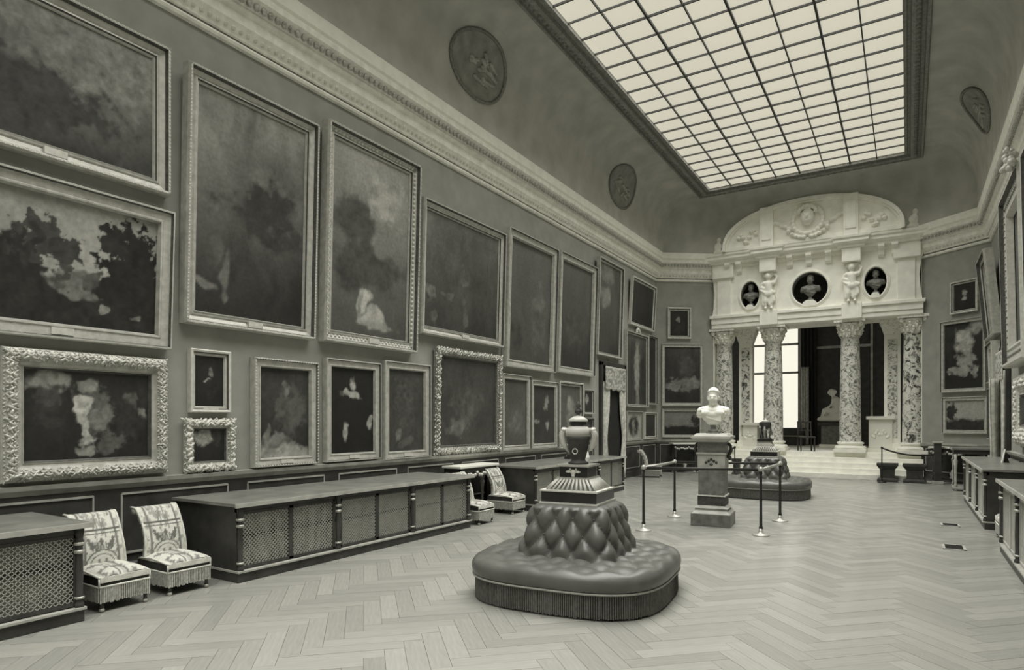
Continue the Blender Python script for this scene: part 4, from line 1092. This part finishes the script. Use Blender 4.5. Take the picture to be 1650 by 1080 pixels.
# ================================================================== curtained doorways
def doorway(name, n_label, wall, Y0, Y1, ztop, tapestry_label):
    P0, nrm, u, phi = WALLS[wall]
    Yc = (Y0 + Y1) / 2; Wd = abs(Y1 - Y0)
    d = thing(name, n_label, 'doorway', (P0[0] + nrm.x * .004, Yc, 0), phi); d['kind'] = 'structure'
    MB().box(-Wd / 2, Wd / 2, -.03, 0, 0, ztop).build('opening', 'void_dark', d)
    for s in (-1, 1): MB().box(s * Wd / 2 - .06, s * Wd / 2 + .06, -.09, 0, 0, ztop + .1).build('door_jamb', 'dark_wood', d, bevel=.01)
    MB().box(-Wd / 2 - .06, Wd / 2 + .06, -.09, 0, ztop, ztop + .12).build('door_head', 'dark_wood', d, bevel=.01)
    nx, ny = 50, 22
    U, V = np.meshgrid(np.linspace(0, 1, nx), np.linspace(0, 1, ny))
    vals = np.where(fbm(U * 2, V, 14, 55, 3) > .5, .50, .26)
    vals = np.where((V < .06) | (V > .93), .5, vals)
    hv = .62
    me = grid_mesh('valance', lambda a, b: (-Wd / 2 + .07 + (Wd - .14) * a, -.15 - .015 * math.sin(a * 30), ztop - .02 - hv * (1 - b) - (.05 * abs(math.sin(a * 4 * PI)) if b == 0 else 0)), vals, 'tapestry_print')
    vo = obj_from(me, 'valance', d); sm = vo.modifiers.new('solid', 'SOLIDIFY'); sm.thickness = .01
    for s in (-1, 1):
        drape('curtain_panel', None, s * (Wd / 2 - .26), -.10, .04, ztop - .45, .38, 'curtain', d, (.45, s * .28), 4, 0, dep=.03)
    return d
a, b = atX(966, 700, XL), atX(1003, 700, XL)
zt = atX(985, 592, XL).z
doorway('door_1', 'dark doorway with patterned valance and tied curtains at the end of the left wall', 'L', a.y, b.y, zt, '')
doorway('door_2', 'curtained doorway on the right wall, seen edge on', 'R', 17.0, 18.15, zt, '')
p = atX(1614, 660, XR - .22)
drape('tied_curtain', 'pale curtain gathered in a tie beside the right wall doorway', XR - .24, 17.35, .05, zt - .62, .34, 'curtain', None, (.35, 0), 4, PI / 2 * .7)

# ================================================================== library cabinets
def cabinet(label, wall, Y0, Y1, D, H=.84, bays=3, end='near', light=False):
    P0, nrm, u, phi = WALLS[wall]
    L = abs(Y1 - Y0); off = .10
    t = thing('lattice_cabinet', label, 'cabinet', (P0[0] + nrm.x * off, (Y0 + Y1) / 2, 0), phi, 'low lattice fronted cabinets')
    h2 = L / 2
    MB().box(-h2, h2, -D - .03, 0, 0, .10).build('plinth', 'dark_wood', t, bevel=.006)
    MB().box(-h2 - .01, h2 + .01, -D - .05, .0, .10, .125).build('plinth_moulding', 'wood_edge', t, bevel=.004)
    c = MB().box(-h2, -h2 + .04, -D, 0, .125, H - .05).box(h2 - .04, h2, -D, 0, .125, H - .05).box(-h2, h2, -.03, 0, .125, H - .05)
    c.box(-h2, h2, -D, -D + .03, H - .10, H - .04)
    c.build('carcass', 'dark_wood', t)
    MB().box(-h2 + .04, h2 - .04, -D + .12, -D + .14, .125, H - .06).build('back_panel', 'panel_back', t)
    MB().box(-h2 + .04, h2 - .04, -D + .05, -D + .12, .45, .475).build('shelf', 'dark_wood', t)
    MB().box(-h2 - .05, h2 + .05, -D - .07, 0, H - .04, H - .012).build('top', 'wood_top', t, bevel=.006)
    MB().box(-h2 - .055, h2 + .055, -D - .075, -D - .055, H - .045, H - .002).build('top_edge', 'wood_edge', t)
    MB().box(-h2 - .05, h2 + .05, -D - .06, -.01, H - .012, H - .004).build('top_inlay', 'wood_top', t)
    bw = L / bays
    for k in range(bays + 1):
        x = -h2 + bw * k; x = max(-h2 + .035, min(h2 - .035, x))
        z0, z1 = .125, H - .045
        post = MB().lathe([(.036, z0), (.036, z0 + .03), (.024, z0 + .05), (.034, z0 + .08), (.026, z0 + .12), (.030, z0 + .30), (.024, z1 - .22), (.036, z1 - .20), (.022, z1 - .17), (.038, z1 - .13), (.026, z1 - .09), (.034, z1 - .05), (.036, z1)], (x, -D - .012, 0), 12).build('post', 'dark_wood', t, True)
        MB().lathe([(.038, z1 - .215), (.042, z1 - .20), (.038, z1 - .185)], (x, -D - .012, 0), 12).lathe([(.038, z0 + .07), (.040, z0 + .08), (.038, z0 + .09)], (x, -D - .012, 0), 12).lathe([(.040, z1 - .145), (.042, z1 - .13), (.040, z1 - .12)], (x, -D - .012, 0), 12).build('post_ring', 'brass', post, True)
    for k in range(bays):
        for s in (0, 1):
            x0 = -h2 + bw * k + .045 + s * (bw - .09) / 2; x1 = x0 + (bw - .09) / 2; z0, z1 = .135, H - .10
            st = .028
            dm = 'pale_wood' if light else 'dark_wood'
            dr = MB().box(x0, x0 + st, -D - .005, -D + .02, z0, z1).box(x1 - st, x1, -D - .005, -D + .02, z0, z1).box(x0, x1, -D - .005, -D + .02, z0, z0 + st).box(x0, x1, -D - .005, -D + .02, z1 - st, z1).build('door', dm, t)
            lt = MB(); sp = .044; a0, a1, b0, b1 = x0 + st, x1 - st, z0 + st, z1 - st
            hh = b1 - b0; wdt = a1 - a0
            for sg in (1, -1):
                n = int((wdt + hh) / sp)
                for i in range(1, n + 1):
                    cc = i * sp
                    if cc <= hh: p, e = (0, cc), None
                    else: p = (cc - hh, hh)
                    q = (cc, 0) if cc <= wdt else (wdt, cc - wdt)
                    if p[0] >= wdt: continue
                    pp, qq = (p, q) if sg > 0 else ((wdt - p[0], p[1]), (wdt - q[0], q[1]))
                    lt.bar((a0 + pp[0], -D + .008, b0 + pp[1]), (a0 + qq[0], -D + .008, b0 + qq[1]), .0030, (0, 1, 0))
            tag(lt.build('lattice', 'wire', dr), None, kind='stuff')
    return t
cabinet('low lattice cabinet cut off by the left edge of the picture', 'L', -1.6, 2.67, 1.12)
cabinet('long low lattice cabinet behind the tufted seat, between the chairs', 'L', 4.13, 8.30, 1.12)
cabinet('low lattice cabinet standing before the curtained doorway', 'L', 10.40, 14.80, 1.12)
cabinet('low cabinet along the right wall, farther one, its whole dark end showing', 'R', 12.4, 16.7, .70, .95, light=True)
cabinet('low cabinet at the right edge of the picture, the nearest one', 'R', 6.1, 10.4, .70, .95, light=True)

# ================================================================== tapestry chairs
def make_chair():
    t = thing('slipper_chair', 'x', 'chair')
    W, D, ZS = .44, .56, .36
    x = W / 2
    MB().box(-x, x, -.0, D, .22, ZS - .04).build('seat_box', 'tapestry_dark', t, bevel=.015)
    nx, ny = 26, 26
    U, V = np.meshgrid(np.linspace(0, 1, nx), np.linspace(0, 1, ny))
    g = .60 + 0 * U
    g = np.where(np.abs(U - .5) < .05, .42, g); g = np.where((np.abs(U - .42) < .02) | (np.abs(U - .58) < .02), .14, g)
    g = np.where(fbm(U, V, 10, 77, 3) > .62, .22, g); g = np.where((U < .06) | (U > .94), .66, g)
    g = np.where((np.abs(U - .06) < .015) | (np.abs(U - .94) < .015), .16, g)
    def sp(a, b):
        bul = .06 * (max(0, math.sin(PI * a)) ** .4) * (max(0, math.sin(PI * min(1, b * 1.0))) ** .35)
        return (-x + W * a, -.01 + D * b, ZS - .05 + bul + (.012 * math.sin(PI * a * 2) ** 2))
    obj_from(grid_mesh('seat_cushion', sp, g, 'tapestry_print'), 'seat_cushion', t)
    MB().box(-x + .005, x - .005, -.012, 0, ZS - .10, ZS - .045).build('seat_border', 'tapestry', t, bevel=.005)
    # back rest: curved, leaning, slightly narrower at the waist
    def bp_(a, b):
        y = D - .14 + .10 * b + .10 * b * b - .04 * math.sin(PI * b)
        wd = W * (.98 - .07 * math.sin(PI * b * .9) + .0 * b)
        return (-wd / 2 + wd * a, y - .02 * math.sin(PI * a) + (.07 * (b - .94) / .06 if b > .94 else 0), ZS - .04 + .52 * b - (.025 * ((b - .94) / .06) ** 2 if b > .94 else 0))
    nx, ny = 40, 56
    U, V = np.meshgrid(np.linspace(0, 1, nx), np.linspace(0, 1, ny))
    h = np.full(U.shape, .60)
    h = np.where(fbm(U, V, 12, 88, 3) > .60, .34, h)
    h = np.where((np.abs(U - .14) < .025) | (np.abs(U - .86) < .025), .20, h)
    h = np.where((np.abs(V - .66) < .016) | (np.abs(V - .60) < .010), .12, h)
    h = np.where((np.abs(U - .46) < .02) & (V > .66) | (np.abs(U - .56) < .02) & (V > .66), .22, h)
    S_ = np.abs(U - .5)
    fl2 = fbm(S_ * 1.6, V, 11, 91, 3)
    h = np.where((V > .24) & (V < .58) & (S_ < .33) & (fl2 > .55), .15, h)
    h = np.where((V > .68) & (S_ > .06) & (S_ < .33) & (fl2 > .66), .24, h)
    r = np.sqrt(((U - .5) / .36) ** 2 + ((V - .02) / .30) ** 2)
    h = np.where((r < 1.0) & (r > .92), .18, h); h = np.where((r < .92) & (r > .76), .60, h); h = np.where((r < .76) & (r > .70), .20, h); h = np.where(r < .70, .64, h)
    h = np.where((r < .5) & (fl2 > .60), .25, h)
    me = grid_mesh('backrest', bp_, h, 'tapestry_print')
    bo = obj_from(me, 'backrest', t); sm = bo.modifiers.new('solid', 'SOLIDIFY'); sm.thickness = .07; sm.offset = -1.0
    for s in (0, 1): MB().tube([bp_(s, k / 20) for k in range(21)], .012, 6).build('back_piping', 'tapestry', t, True)
    # piping, fringe
    MB().tube([(-x, -.005, .225), (x, -.005, .225)], .010, 6).tube([(-x, -.005, .225), (-x, D, .225)], .010, 6).tube([(x, -.005, .225), (x, D, .225)], .010, 6).tube([(-x, 0, .225), (-x, 0, ZS - .06)], .009, 6).tube([(x, 0, .225), (x, 0, ZS - .06)], .009, 6).tube([(-x, 0, ZS - .05), (-x - .003, D * .5, ZS - .02), (-x, D - .05, ZS - .04)], .010, 6).build('piping', 'tapestry', t, True)
    MB().box(-x + .008, x - .008, .005, D - .005, .085, .222).build('skirt', 'fringe_dark', t)
    fr = MB(); rg = random.Random(3)
    def strands(p, q, n):
        p, q = Vector(p), Vector(q)
        for k in range(n):
            c = p.lerp(q, (k + .5) / n); fr.bar((c.x, c.y, .085 + rg.uniform(-.008, .008)), (c.x, c.y, .222), .0052)
    strands((-x, -.004, 0), (x, -.004, 0), 26); strands((-x - .002, 0, 0), (-x - .002, D, 0), 28); strands((x + .002, 0, 0), (x + .002, D, 0), 28)
    tag(fr.build('fringe', 'fringe', t), None, kind='stuff')
    for (a, b) in ((-x + .03, .02), (x - .03, .02), (-x + .03, D - .03), (x - .03, D - .03)):
        lg = MB().lathe([(.020, .035), (.014, .06), (.022, .10), (.016, .22)], (a, b, 0), 10).build('leg', 'dark_wood', t, True)
        MB().lathe([(.006, 0), (.020, .006), (.024, .02), (.018, .034), (.01, .04)], (a, b, 0), 12).build('caster', 'brass', lg, True)
    return t
GC = 'tapestry slipper chairs along the walls'
ch = make_chair(); ch['label'] = 'pale tapestry chair, nearest the left edge of the picture, half behind the cabinet'; ch['group'] = GC
ch.location = (-6.07, 3.06, 0); ch.rotation_euler = (0, 0, PI / 2)
dup(ch, 'pale tapestry chair beside the near end of the long lattice cabinet', (-6.08, 3.68, 0), PI / 2, GC)
dup(ch, 'tapestry chair mostly hidden behind the far end of the long cabinet', (-5.93, 8.72, 0), PI / 2, GC)
dup(ch, 'pale tapestry chair under the console, beside the cabinet before the doorway', (-6.10, 10.03, 0), PI / 2, GC)
dup(ch, 'tapestry chair in the far left corner beyond the doorway', (-6.35, 18.75, 0), PI / 2 + .25, GC)
dup(ch, 'tapestry chair between the two cabinets on the right wall', (1.10, 11.5, 0), -PI / 2, GC)

# ================================================================== console tables
def console(label, loc, rz, L, D, H=1.0, dark_=False):
    t = thing('console_table', label, 'console table', loc, rz, 'carved consoles along the walls')
    MB().box(-L / 2, L / 2, -D, 0, H - .045, H).build('marble_top', 'white_marble', t, bevel=.01)
    MB().box(-L / 2 + .05, L / 2 - .05, -D + .04, -D + .07, H - .12, H - .045).box(-L / 2 + .05, -L / 2 + .08, -D + .04, -.02, H - .12, H - .045).box(L / 2 - .08, L / 2 - .05, -D + .04, -.02, H - .12, H - .045).build('apron', 'dark_wood', t)
    r = MB(); rg = random.Random(5)
    n = int(L / .07)
    for k in range(n):
        x = -L / 2 + .08 + (L - .16) * k / (n - 1); r.ell((x, -D + .03, H - .14 - .05 * abs(math.sin(k * .9))), (.04, .03, .035), 7, 5)
    r.build('carved_apron', 'gilt', t, True)
    lm = 'gilt'
    for (x, y) in ((-L / 2 + .10, -D + .09), (L / 2 - .10, -D + .09), (-L / 2 + .10, -.09), (L / 2 - .10, -.09)):
        lg = MB().lathe([(.02, .04), (.045, .08), (.03, .14), (.022, .20), (.03, .40), (.040, H * .55), (.055, H * .60), (.03, H * .64), (.05, H * .70), (.06, H * .78), (.045, H * .83), (.06, H - .12)], (x, y, 0), 14).build('leg', lm if not dark_ else 'dark_wood', t, True)
        MB().lathe([(.02, 0), (.035, .01), (.04, .03), (.025, .05)], (x, y, 0), 12).build('foot', 'brass', lg, True)
    MB().bar((-L / 2 + .1, -D + .09, .12), (L / 2 - .1, -.09, .12), .018).bar((L / 2 - .1, -D + .09, .12), (-L / 2 + .1, -.09, .12), .018).build('stretcher', 'dark_wood', t)
    MB().lathe([(.05, .13), (.07, .16), (.04, .2), (.07, .26), (.03, .32), (.02, .38)], (0, -D / 2, 0), 14).build('stretcher_finial', 'gilt', t, True)
    return t
console('pale topped gilt console between the long cabinet and the next one', (XL + .11, 9.62, 0), PI / 2, 1.25, .42, .90)
def on_wall(wall, px, py):
    P0, n, u, phi = WALLS[wall]; p = hit(px, py, Vector(P0), n); return p, n, u, phi
p, n, u, phi = on_wall('CL', 1098, 720)
q = p + n * .10; console('pale topped console in front of the far left corner wall', (q.x, q.y, 0), phi, .95, .45, .98, True)
p, n, u, phi = on_wall('CR', 1548, 715)
q = p + n * .10; console('pale topped console in front of the far right corner wall', (q.x, q.y, 0), phi, 1.05, .45, 1.0, True)
# dark table between far right cabinet and console
t = thing('side_table', 'dark table with turned legs beyond the far right cabinet', 'table', (XR - .12, 19.35, 0), -PI / 2)
MB().box(-.48, .48, -.82, 0, 1.0, 1.05).build('top', 'wood_top', t, bevel=.006)
MB().box(-.485, .485, -.825, -.81, .995, 1.052).build('top_edge', 'wood_edge', t)
MB().box(-.44, .44, -.78, -.03, .90, 1.0).build('apron', 'dark_wood', t)
MB().box(-.46, .46, -.80, -.02, .03, .09).build('base_shelf', 'wood_edge', t, bevel=.01)
for x in (-.40, 0, .40):
    for y in (-.74, -.08):
        MB().lathe([(.03, 0), (.035, .03), (.03, .09), (.045, .12), (.025, .18), (.035, .6), (.05, .74), (.028, .78), (.045, .90)], (x, y, 0), 12).build('leg', 'gilt' if x else 'dark_wood', t, True)
# dark upright post with rope at the right of the steps
def rope_post(px, py, label, h):
    p = atZ(px, py, 0); p.y = min(p.y, 20.4)
    r_ = ray(px, py); k = p.y / r_.y; X = r_.x * k
    t = thing('rope_post', label, 'barrier post', (X, p.y, 0), 0, 'rope posts before the steps')
    MB().lathe([(.11, 0), (.11, .015), (.04, .03), (.02, .05)], seg=16).build('base', 'iron', t, True)
    MB().lathe([(.016, .04), (.014, h - .06), (.03, h - .05), (.03, h - .01), (.01, h)], seg=10).build('pole', 'iron', t, True)
    return Vector((X, p.y, h - .04))
ra = rope_post(1421, 771, 'thin rope post beside the dark stone seats right of the steps', 1.0)
p = atY(1511, 764, 20.75)
t = thing('dark_pillar', 'short dark wooden pillar with pale cap at the right of the steps', 'pillar', (p.x, 20.75, 0))
MB().box(-.13, .13, -.13, .13, 0, .08).build('foot', 'wood_edge', t, bevel=.008)
MB().box(-.09, .09, -.09, .09, .08, 1.10).build('shaft', 'dark_wood', t, bevel=.008)
MB().box(-.12, .12, -.12, .12, 1.10, 1.15).build('cap', 'pale_wood', t, bevel=.008)
rb = Vector((p.x - .09, 20.72, .80))
def rope(a, b, sag, label):
    pts = [a.lerp(b, k / 14) - Vector((0, 0, sag * 4 * (k / 14) * (1 - k / 14))) for k in range(15)]
    tag(MB().tube(pts, .022, 8).build('barrier_rope', 'iron', None, True), label, 'rope', 'ropes before the steps')
rope(ra, rb, .10, 'dark rope hanging between the thin post and the dark pillar')
rl = rope_post(1184, 779, 'thin rope post left of the steps behind the bust pedestal', 1.02)
wl = Vector((rl.x - .75, rl.y + .1, .82))
t = thing('dark_pillar', 'short dark wooden pillar hidden behind the bust pedestal', 'pillar', (wl.x - .09, wl.y, 0))
MB().box(-.13, .13, -.13, .13, 0, .08).build('foot', 'wood_edge', t, bevel=.008)
MB().box(-.09, .09, -.09, .09, .08, 1.10).build('shaft', 'dark_wood', t, bevel=.008)
MB().box(-.12, .12, -.12, .12, 1.10, 1.15).build('cap', 'pale_wood', t, bevel=.008)
rope(wl, rl, .08, 'dark rope left of the steps behind the bust')
# dark capital-shaped stone seats
def stone_seat(px, wpx, label):
    Y = 20.85; p = atY(px, 765, Y); k = Y / ray(px, 700).y; sc_ = k / F_PX
    hw = wpx * sc_ / 2 / 1.18; H = .52
    t = thing('stone_seat', label, 'stone seat', (p.x, Y, 0), 0, 'dark stone seats before the steps')
    MB().box(-hw, hw, -hw * .8, hw * .8, 0, .07).frust(0, 0, .07, .11, hw * .95, hw * .75, hw * .74, hw * .6).build('base', 'dark_stone', t, bevel=.012)
    MB().frust(0, 0, .11, .34, hw * .70, hw * .58, hw * .72, hw * .6).frust(0, 0, .34, .44, hw * .72, hw * .6, hw, hw * .8).build('body', 'dark_stone', t, bevel=.01)
    MB().box(-hw * 1.04, hw * 1.04, -hw * .84, hw * .84, .44, H).build('top', 'dark_stone', t, bevel=.012)
stone_seat(1430, 34, 'dark capital shaped stone seat nearer the third column')
stone_seat(1474, 38, 'dark capital shaped stone seat nearer the dark pillar')
stone_seat(1187, 16, 'small dark stone seat left of the steps behind the barrier')

# ================================================================== round tufted seats
def sq(a, n, r):
    c, s = math.cos(a), math.sin(a)
    k = r / ((abs(c) ** n + abs(s) ** n) ** (1 / n)); return c * k, s * k
def tufted_seat(label, loc, rz):
    t = thing('tufted_seat', label, 'seat', loc, rz, 'tufted central seats')
    A, NS = .96, 3.2
    N = 144
    AN = [2 * PI * k / N for k in range(N)]
    # skirt core + fringe strands
    m = MB(); prof = [(.94, .02), (.955, .22)]
    vs = []
    for (r, z) in prof:
        for a in AN: x, y = sq(a, NS, A * r); vs.append((x, y, z))
    m.add(vs, [(k, (k + 1) % N, N + (k + 1) % N, N + k) for k in range(N)] + [tuple(range(N - 1, -1, -1))]); m.build('skirt', 'fringe_dark', t)
    fr = MB(); rg = random.Random(6)
    for k in range(330):
        a = 2 * PI * k / 330; x, y = sq(a, NS, A * .965); fr.bar((x, y, .012 + rg.uniform(0, .01)), (x * .995, y * .995, .225), .0062)
    tag(fr.build('fringe', 'sofa_fringe', t), None, kind='stuff')
    MB().tube([(*sq(a, NS, A * .985), .228) for a in AN], .010, 6, True).build('cord', 'sofa_cord', t, True)
    # cushion with tufted top
    rows = [(.965, .225, 0), (.99, .25, 0), (1.0, .30, 0), (.995, .34, 0), (.975, .372, 0), (.95, .388, .3), (.92, .396, .7)] + [(.92 - .40 * k / 16, .398 + .012 * k / 16, 1) for k in range(1, 17)]
    vs = []
    for (r, z, am) in rows:
        for k, a in enumerate(AN):
            x, y = sq(a, NS + (0 if r > .9 else 1.0 * (0.92 - r)), A * r)
            rr = (0.95 - r) / .42 * 1.5; s = 16 * k / N
            f = abs(math.sin(PI * (s + rr)) * math.sin(PI * (s - rr))) ** .4
            vs.append((x, y, z + am * (.040 * f - .022)))
    R = len(rows)
    MB().add(vs, [(r * N + k, r * N + (k + 1) % N, (r + 1) * N + (k + 1) % N, (r + 1) * N + k) for r in range(R - 1) for k in range(N)]).build('seat_cushion', 'sofa_leather', t, True)
    # tufted back block
    rows = []; NB = 34; nside = 28; vs = []; NN = 160
    for j in range(NB + 1):
        h = j / NB; z = .37 + .52 * h
        base = .515 - .135 * h ** .8
        if h > .93: base -= .05 * ((h - .93) / .07) ** 1.5
        for k in range(NN):
            a = 2 * PI * k / NN; s = nside * k / NN; hh = h * 3.3 - .55
            f = abs(math.sin(PI * (s * .5 + hh * .5)) * math.sin(PI * (s * .5 - hh * .5))) ** .42
            am = min(1, h * 4) * min(1, (1 - h) * 9)
            r = base * (1 + am * (.155 * f - .085)); x, y = sq(a, 6, r); vs.append((x, y, z))
    fs = [(r * NN + k, r * NN + (k + 1) % NN, (r + 1) * NN + (k + 1) % NN, (r + 1) * NN + k) for r in range(NB) for k in range(NN)] + [tuple(NB * NN + k for k in range(NN))]
    bk = MB().add(vs, fs).build('tufted_back', 'sofa_leather', t, True)
    btn = MB().ell((0, 0, 0), (.014, .014, .014), 8, 6).mesh('button', 'sofa_leather', True)
    for row in range(0, 3):
        for k in range(nside):
            # creases cross where s/2 +- hh/2 are both integers
            hh = row; h = (hh + .55) / 3.3
            if h > .95 or h < .03: continue
            s = k * 2 if row % 2 == 0 else k * 2 + 1
            if s >= nside: continue
            a = 2 * PI * s / nside; base = .515 - .135 * h ** .8
            x, y = sq(a, 6, base * .925); obj_from(btn, 'button', bk, (x, y, .37 + .52 * h))
    return t
SX, SY = -2.82, 5.79
tufted_seat('large dark tufted leather seat with fringe in the foreground', (SX, SY, 0), .10)
S2 = (-2.77, 15.42)
tufted_seat('tufted leather seat farther away, behind the bust pedestal', (S2[0], S2[1], 0), .05)

# stand + porcelain vase on the near seat
def vase_stand(label, x, y, rz, z):
    t = thing('vase_stand', label, 'stand', (x, y, z), rz, 'square stands on the tufted seats')
    MB().box(-.30, .30, -.30, .30, 0, .018).build('base_edge', 'gilt_light', t)
    MB().box(-.285, .285, -.285, .285, .018, .12).build('box', 'black_marble', t, bevel=.004)
    MB().box(-.295, .295, -.295, .295, .12, .136).build('top_edge', 'gilt_light', t)
    MB().frust(0, 0, .136, .23, .25, .25, .165, .165).build('sloping_top', 'dark_stone', t)
    fl_ = MB()
    for sd in range(4):
        c, s = math.cos(sd * PI / 2), math.sin(sd * PI / 2)
        for k in range(10):
            q = -.9 + 1.8 * k / 9
            p0 = (q * .245, -.252, .138); p1 = (q * .16, -.167, .233)
            rot = lambda p: (c * p[0] - s * p[1], s * p[0] + c * p[1], p[2])
            fl_.tube([rot(p0), rot(p1)], .013, 6)
    fl_.build('flutes', 'pale_wood', t, True)
    return t
Z0 = .892
vase_stand('square black and gilt stand on top of the near tufted seat', SX, SY, .10, Z0)
t = thing('vase_plinth', 'small dark plinth with pale ornament under the porcelain vase', 'plinth', (SX, SY, Z0 + .233), .10)
MB().box(-.17, .17, -.17, .17, 0, .02).build('foot', 'brass', t)
MB().box(-.145, .145, -.145, .145, .02, .125).build('block', 'black_marble', t, bevel=.004)
MB().box(-.17, .17, -.17, .17, .125, .145).build('cap', 'brass', t)
r = MB()
for (x, z, a, b) in ((0, .07, .03, .03), (-.05, .075, .03, .014), (.05, .075, .03, .014), (0, .035, .02, .018), (-.03, .1, .014, .014), (.03, .1, .014, .014)): r.ell((x, -.146, z), (a, .012, b), 8, 6)
r.build('ornament', 'gilt_light', t, True)
t = thing('lidded_vase', 'dark lidded porcelain vase with scroll handles on the near seat', 'vase', (SX, SY, Z0 + .378), .10)
MB().lathe([(.10, 0), (.105, .015), (.075, .03), (.07, .05), (.085, .10), (.10, .17), (.115, .24), (.125, .28)], seg=28).build('body', 'dark_stone', t, True)
MB().lathe([(.125, .28), (.13, .31), (.125, .345), (.10, .37), (.085, .38)], seg=28).build('shoulder', 'pale_wood', t, True)
MB().lathe([(.082, .375), (.086, .40), (.084, .425)], seg=28).build('neck', 'black_marble', t, True)
ld = MB().lathe([(.095, .425), (.10, .435), (.085, .455), (.05, .475), (.02, .485), (.012, .50)], seg=28).build('lid', 'pale_wood', t, True)
MB().lathe([(.012, .495), (.035, .52), (.03, .545), (.016, .56), (.026, .585), (.012, .61), (.004, .63)], seg=14).build('finial', 'dark_stone', ld, True)
MB().tube([(.026 * math.cos(2 * PI * k / 14), -.093 - .002, .13 + .026 * math.sin(2 * PI * k / 14)) for k in range(14)], .006, 6, True, (0, 1, 0)).build('roundel', 'gilt_light', t, True)
for s in (-1, 1):
    MB().tube([(s * .11, 0, .34), (s * .155, 0, .345), (s * .175, 0, .29), (s * .165, 0, .22), (s * .14, 0, .17), (s * .10, 0, .13)], [.022, .03, .036, .034, .026, .014], 10, False, (0, 1, 0)).ell((s * .155, 0, .34), (.035, .035, .03), 8, 6).build('handle', 'gilt', t, True)

# stand + urn on the far seat
vase_stand('square black and pale stand on top of the far tufted seat', S2[0], S2[1], .05, Z0)
t = thing('urn_plinth', 'stepped pale plinth under the bronze urn on the far seat', 'plinth', (S2[0], S2[1], Z0 + .233), .05)
MB().box(-.17, .17, -.17, .17, 0, .05).frust(0, 0, .05, .12, .15, .15, .13, .13).build('block', 'pale_wood', t)
MB().box(-.16, .16, -.16, .16, .12, .17).build('cap', 'black_marble', t)
t = thing('bronze_urn', 'small dark bronze urn carried by three legs on the far seat', 'urn', (S2[0], S2[1], Z0 + .403), .05)
MB().lathe([(.03, .22), (.10, .26), (.13, .32), (.12, .36), (.13, .38), (.11, .39)], seg=20).build('bowl', 'dark_stone', t, True)
MB().lathe([(.10, .385), (.06, .42), (.02, .44), (.02, .47), (.005, .48)], seg=16).build('lid', 'pale_wood', t, True)
for k in range(3):
    a = 2 * PI * k / 3 + .5
    MB().tube([(.11 * math.cos(a), .11 * math.sin(a), .0), (.09 * math.cos(a), .09 * math.sin(a), .05), (.13 * math.cos(a), .13 * math.sin(a), .16), (.11 * math.cos(a), .11 * math.sin(a), .29)], [.03, .02, .028, .02], 8, False, (1, 0, 0)).build('leg', 'bronze_bust', t, True)
MB().lathe([(.14, 0), (.14, .01), (.05, .02), (.035, .1), (.02, .2)], seg=16).build('base', 'dark_stone', t, True)
# small things on the cabinet before the doorway
p = atX(961, 736, XL + .6)
t = thing('gilt_clock', 'small ornamental gilt piece standing on the cabinet beside the vase', 'ornament', (XL + .6, 13.1, .838), PI / 2)
MB().box(-.12, .12, -.08, .08, 0, .05).build('base', 'dark_wood', t, bevel=.005)
MB().lathe([(.05, .05), (.08, .1), (.09, .2), (.05, .28), (.03, .33)], seg=14).build('body', 'bronze_bust', t, True)
MB().ell((0, 0, .38), (.05, .05, .07), 10, 7).build('top', 'gilt', t, True)
t = thing('upright_card', 'small pale card standing on the cabinet before the doorway', 'card', (XL + .75, 13.75, .838), PI / 2)
MB().add([(-.1, 0, 0), (.1, 0, 0), (.1, .05, .24), (-.1, .05, .24), (-.1, .006, 0), (.1, .006, 0), (.1, .056, .24), (-.1, .056, .24)], [(0, 1, 2, 3), (7, 6, 5, 4), (0, 4, 5, 1), (1, 5, 6, 2), (2, 6, 7, 3), (3, 7, 4, 0)]).build('sheet', 'white_marble', t)
MB().prism_x([(.03, 0), (.12, 0), (.055, .2)], -.008, .008).build('strut', 'dark_wood', t)
t = thing('upright_card', 'small pale card leaning on the far right cabinet top', 'card', (1.45, 14.6, .947), -PI / 2)
MB().add([(-.1, 0, 0), (.1, 0, 0), (.1, .05, .24), (-.1, .05, .24), (-.1, .006, 0), (.1, .006, 0), (.1, .056, .24), (-.1, .056, .24)], [(0, 1, 2, 3), (7, 6, 5, 4), (0, 4, 5, 1), (1, 5, 6, 2), (2, 6, 7, 3), (3, 7, 4, 0)]).build('sheet', 'white_marble', t)
MB().prism_x([(.03, 0), (.12, 0), (.055, .2)], -.008, .008).build('strut', 'dark_wood', t)
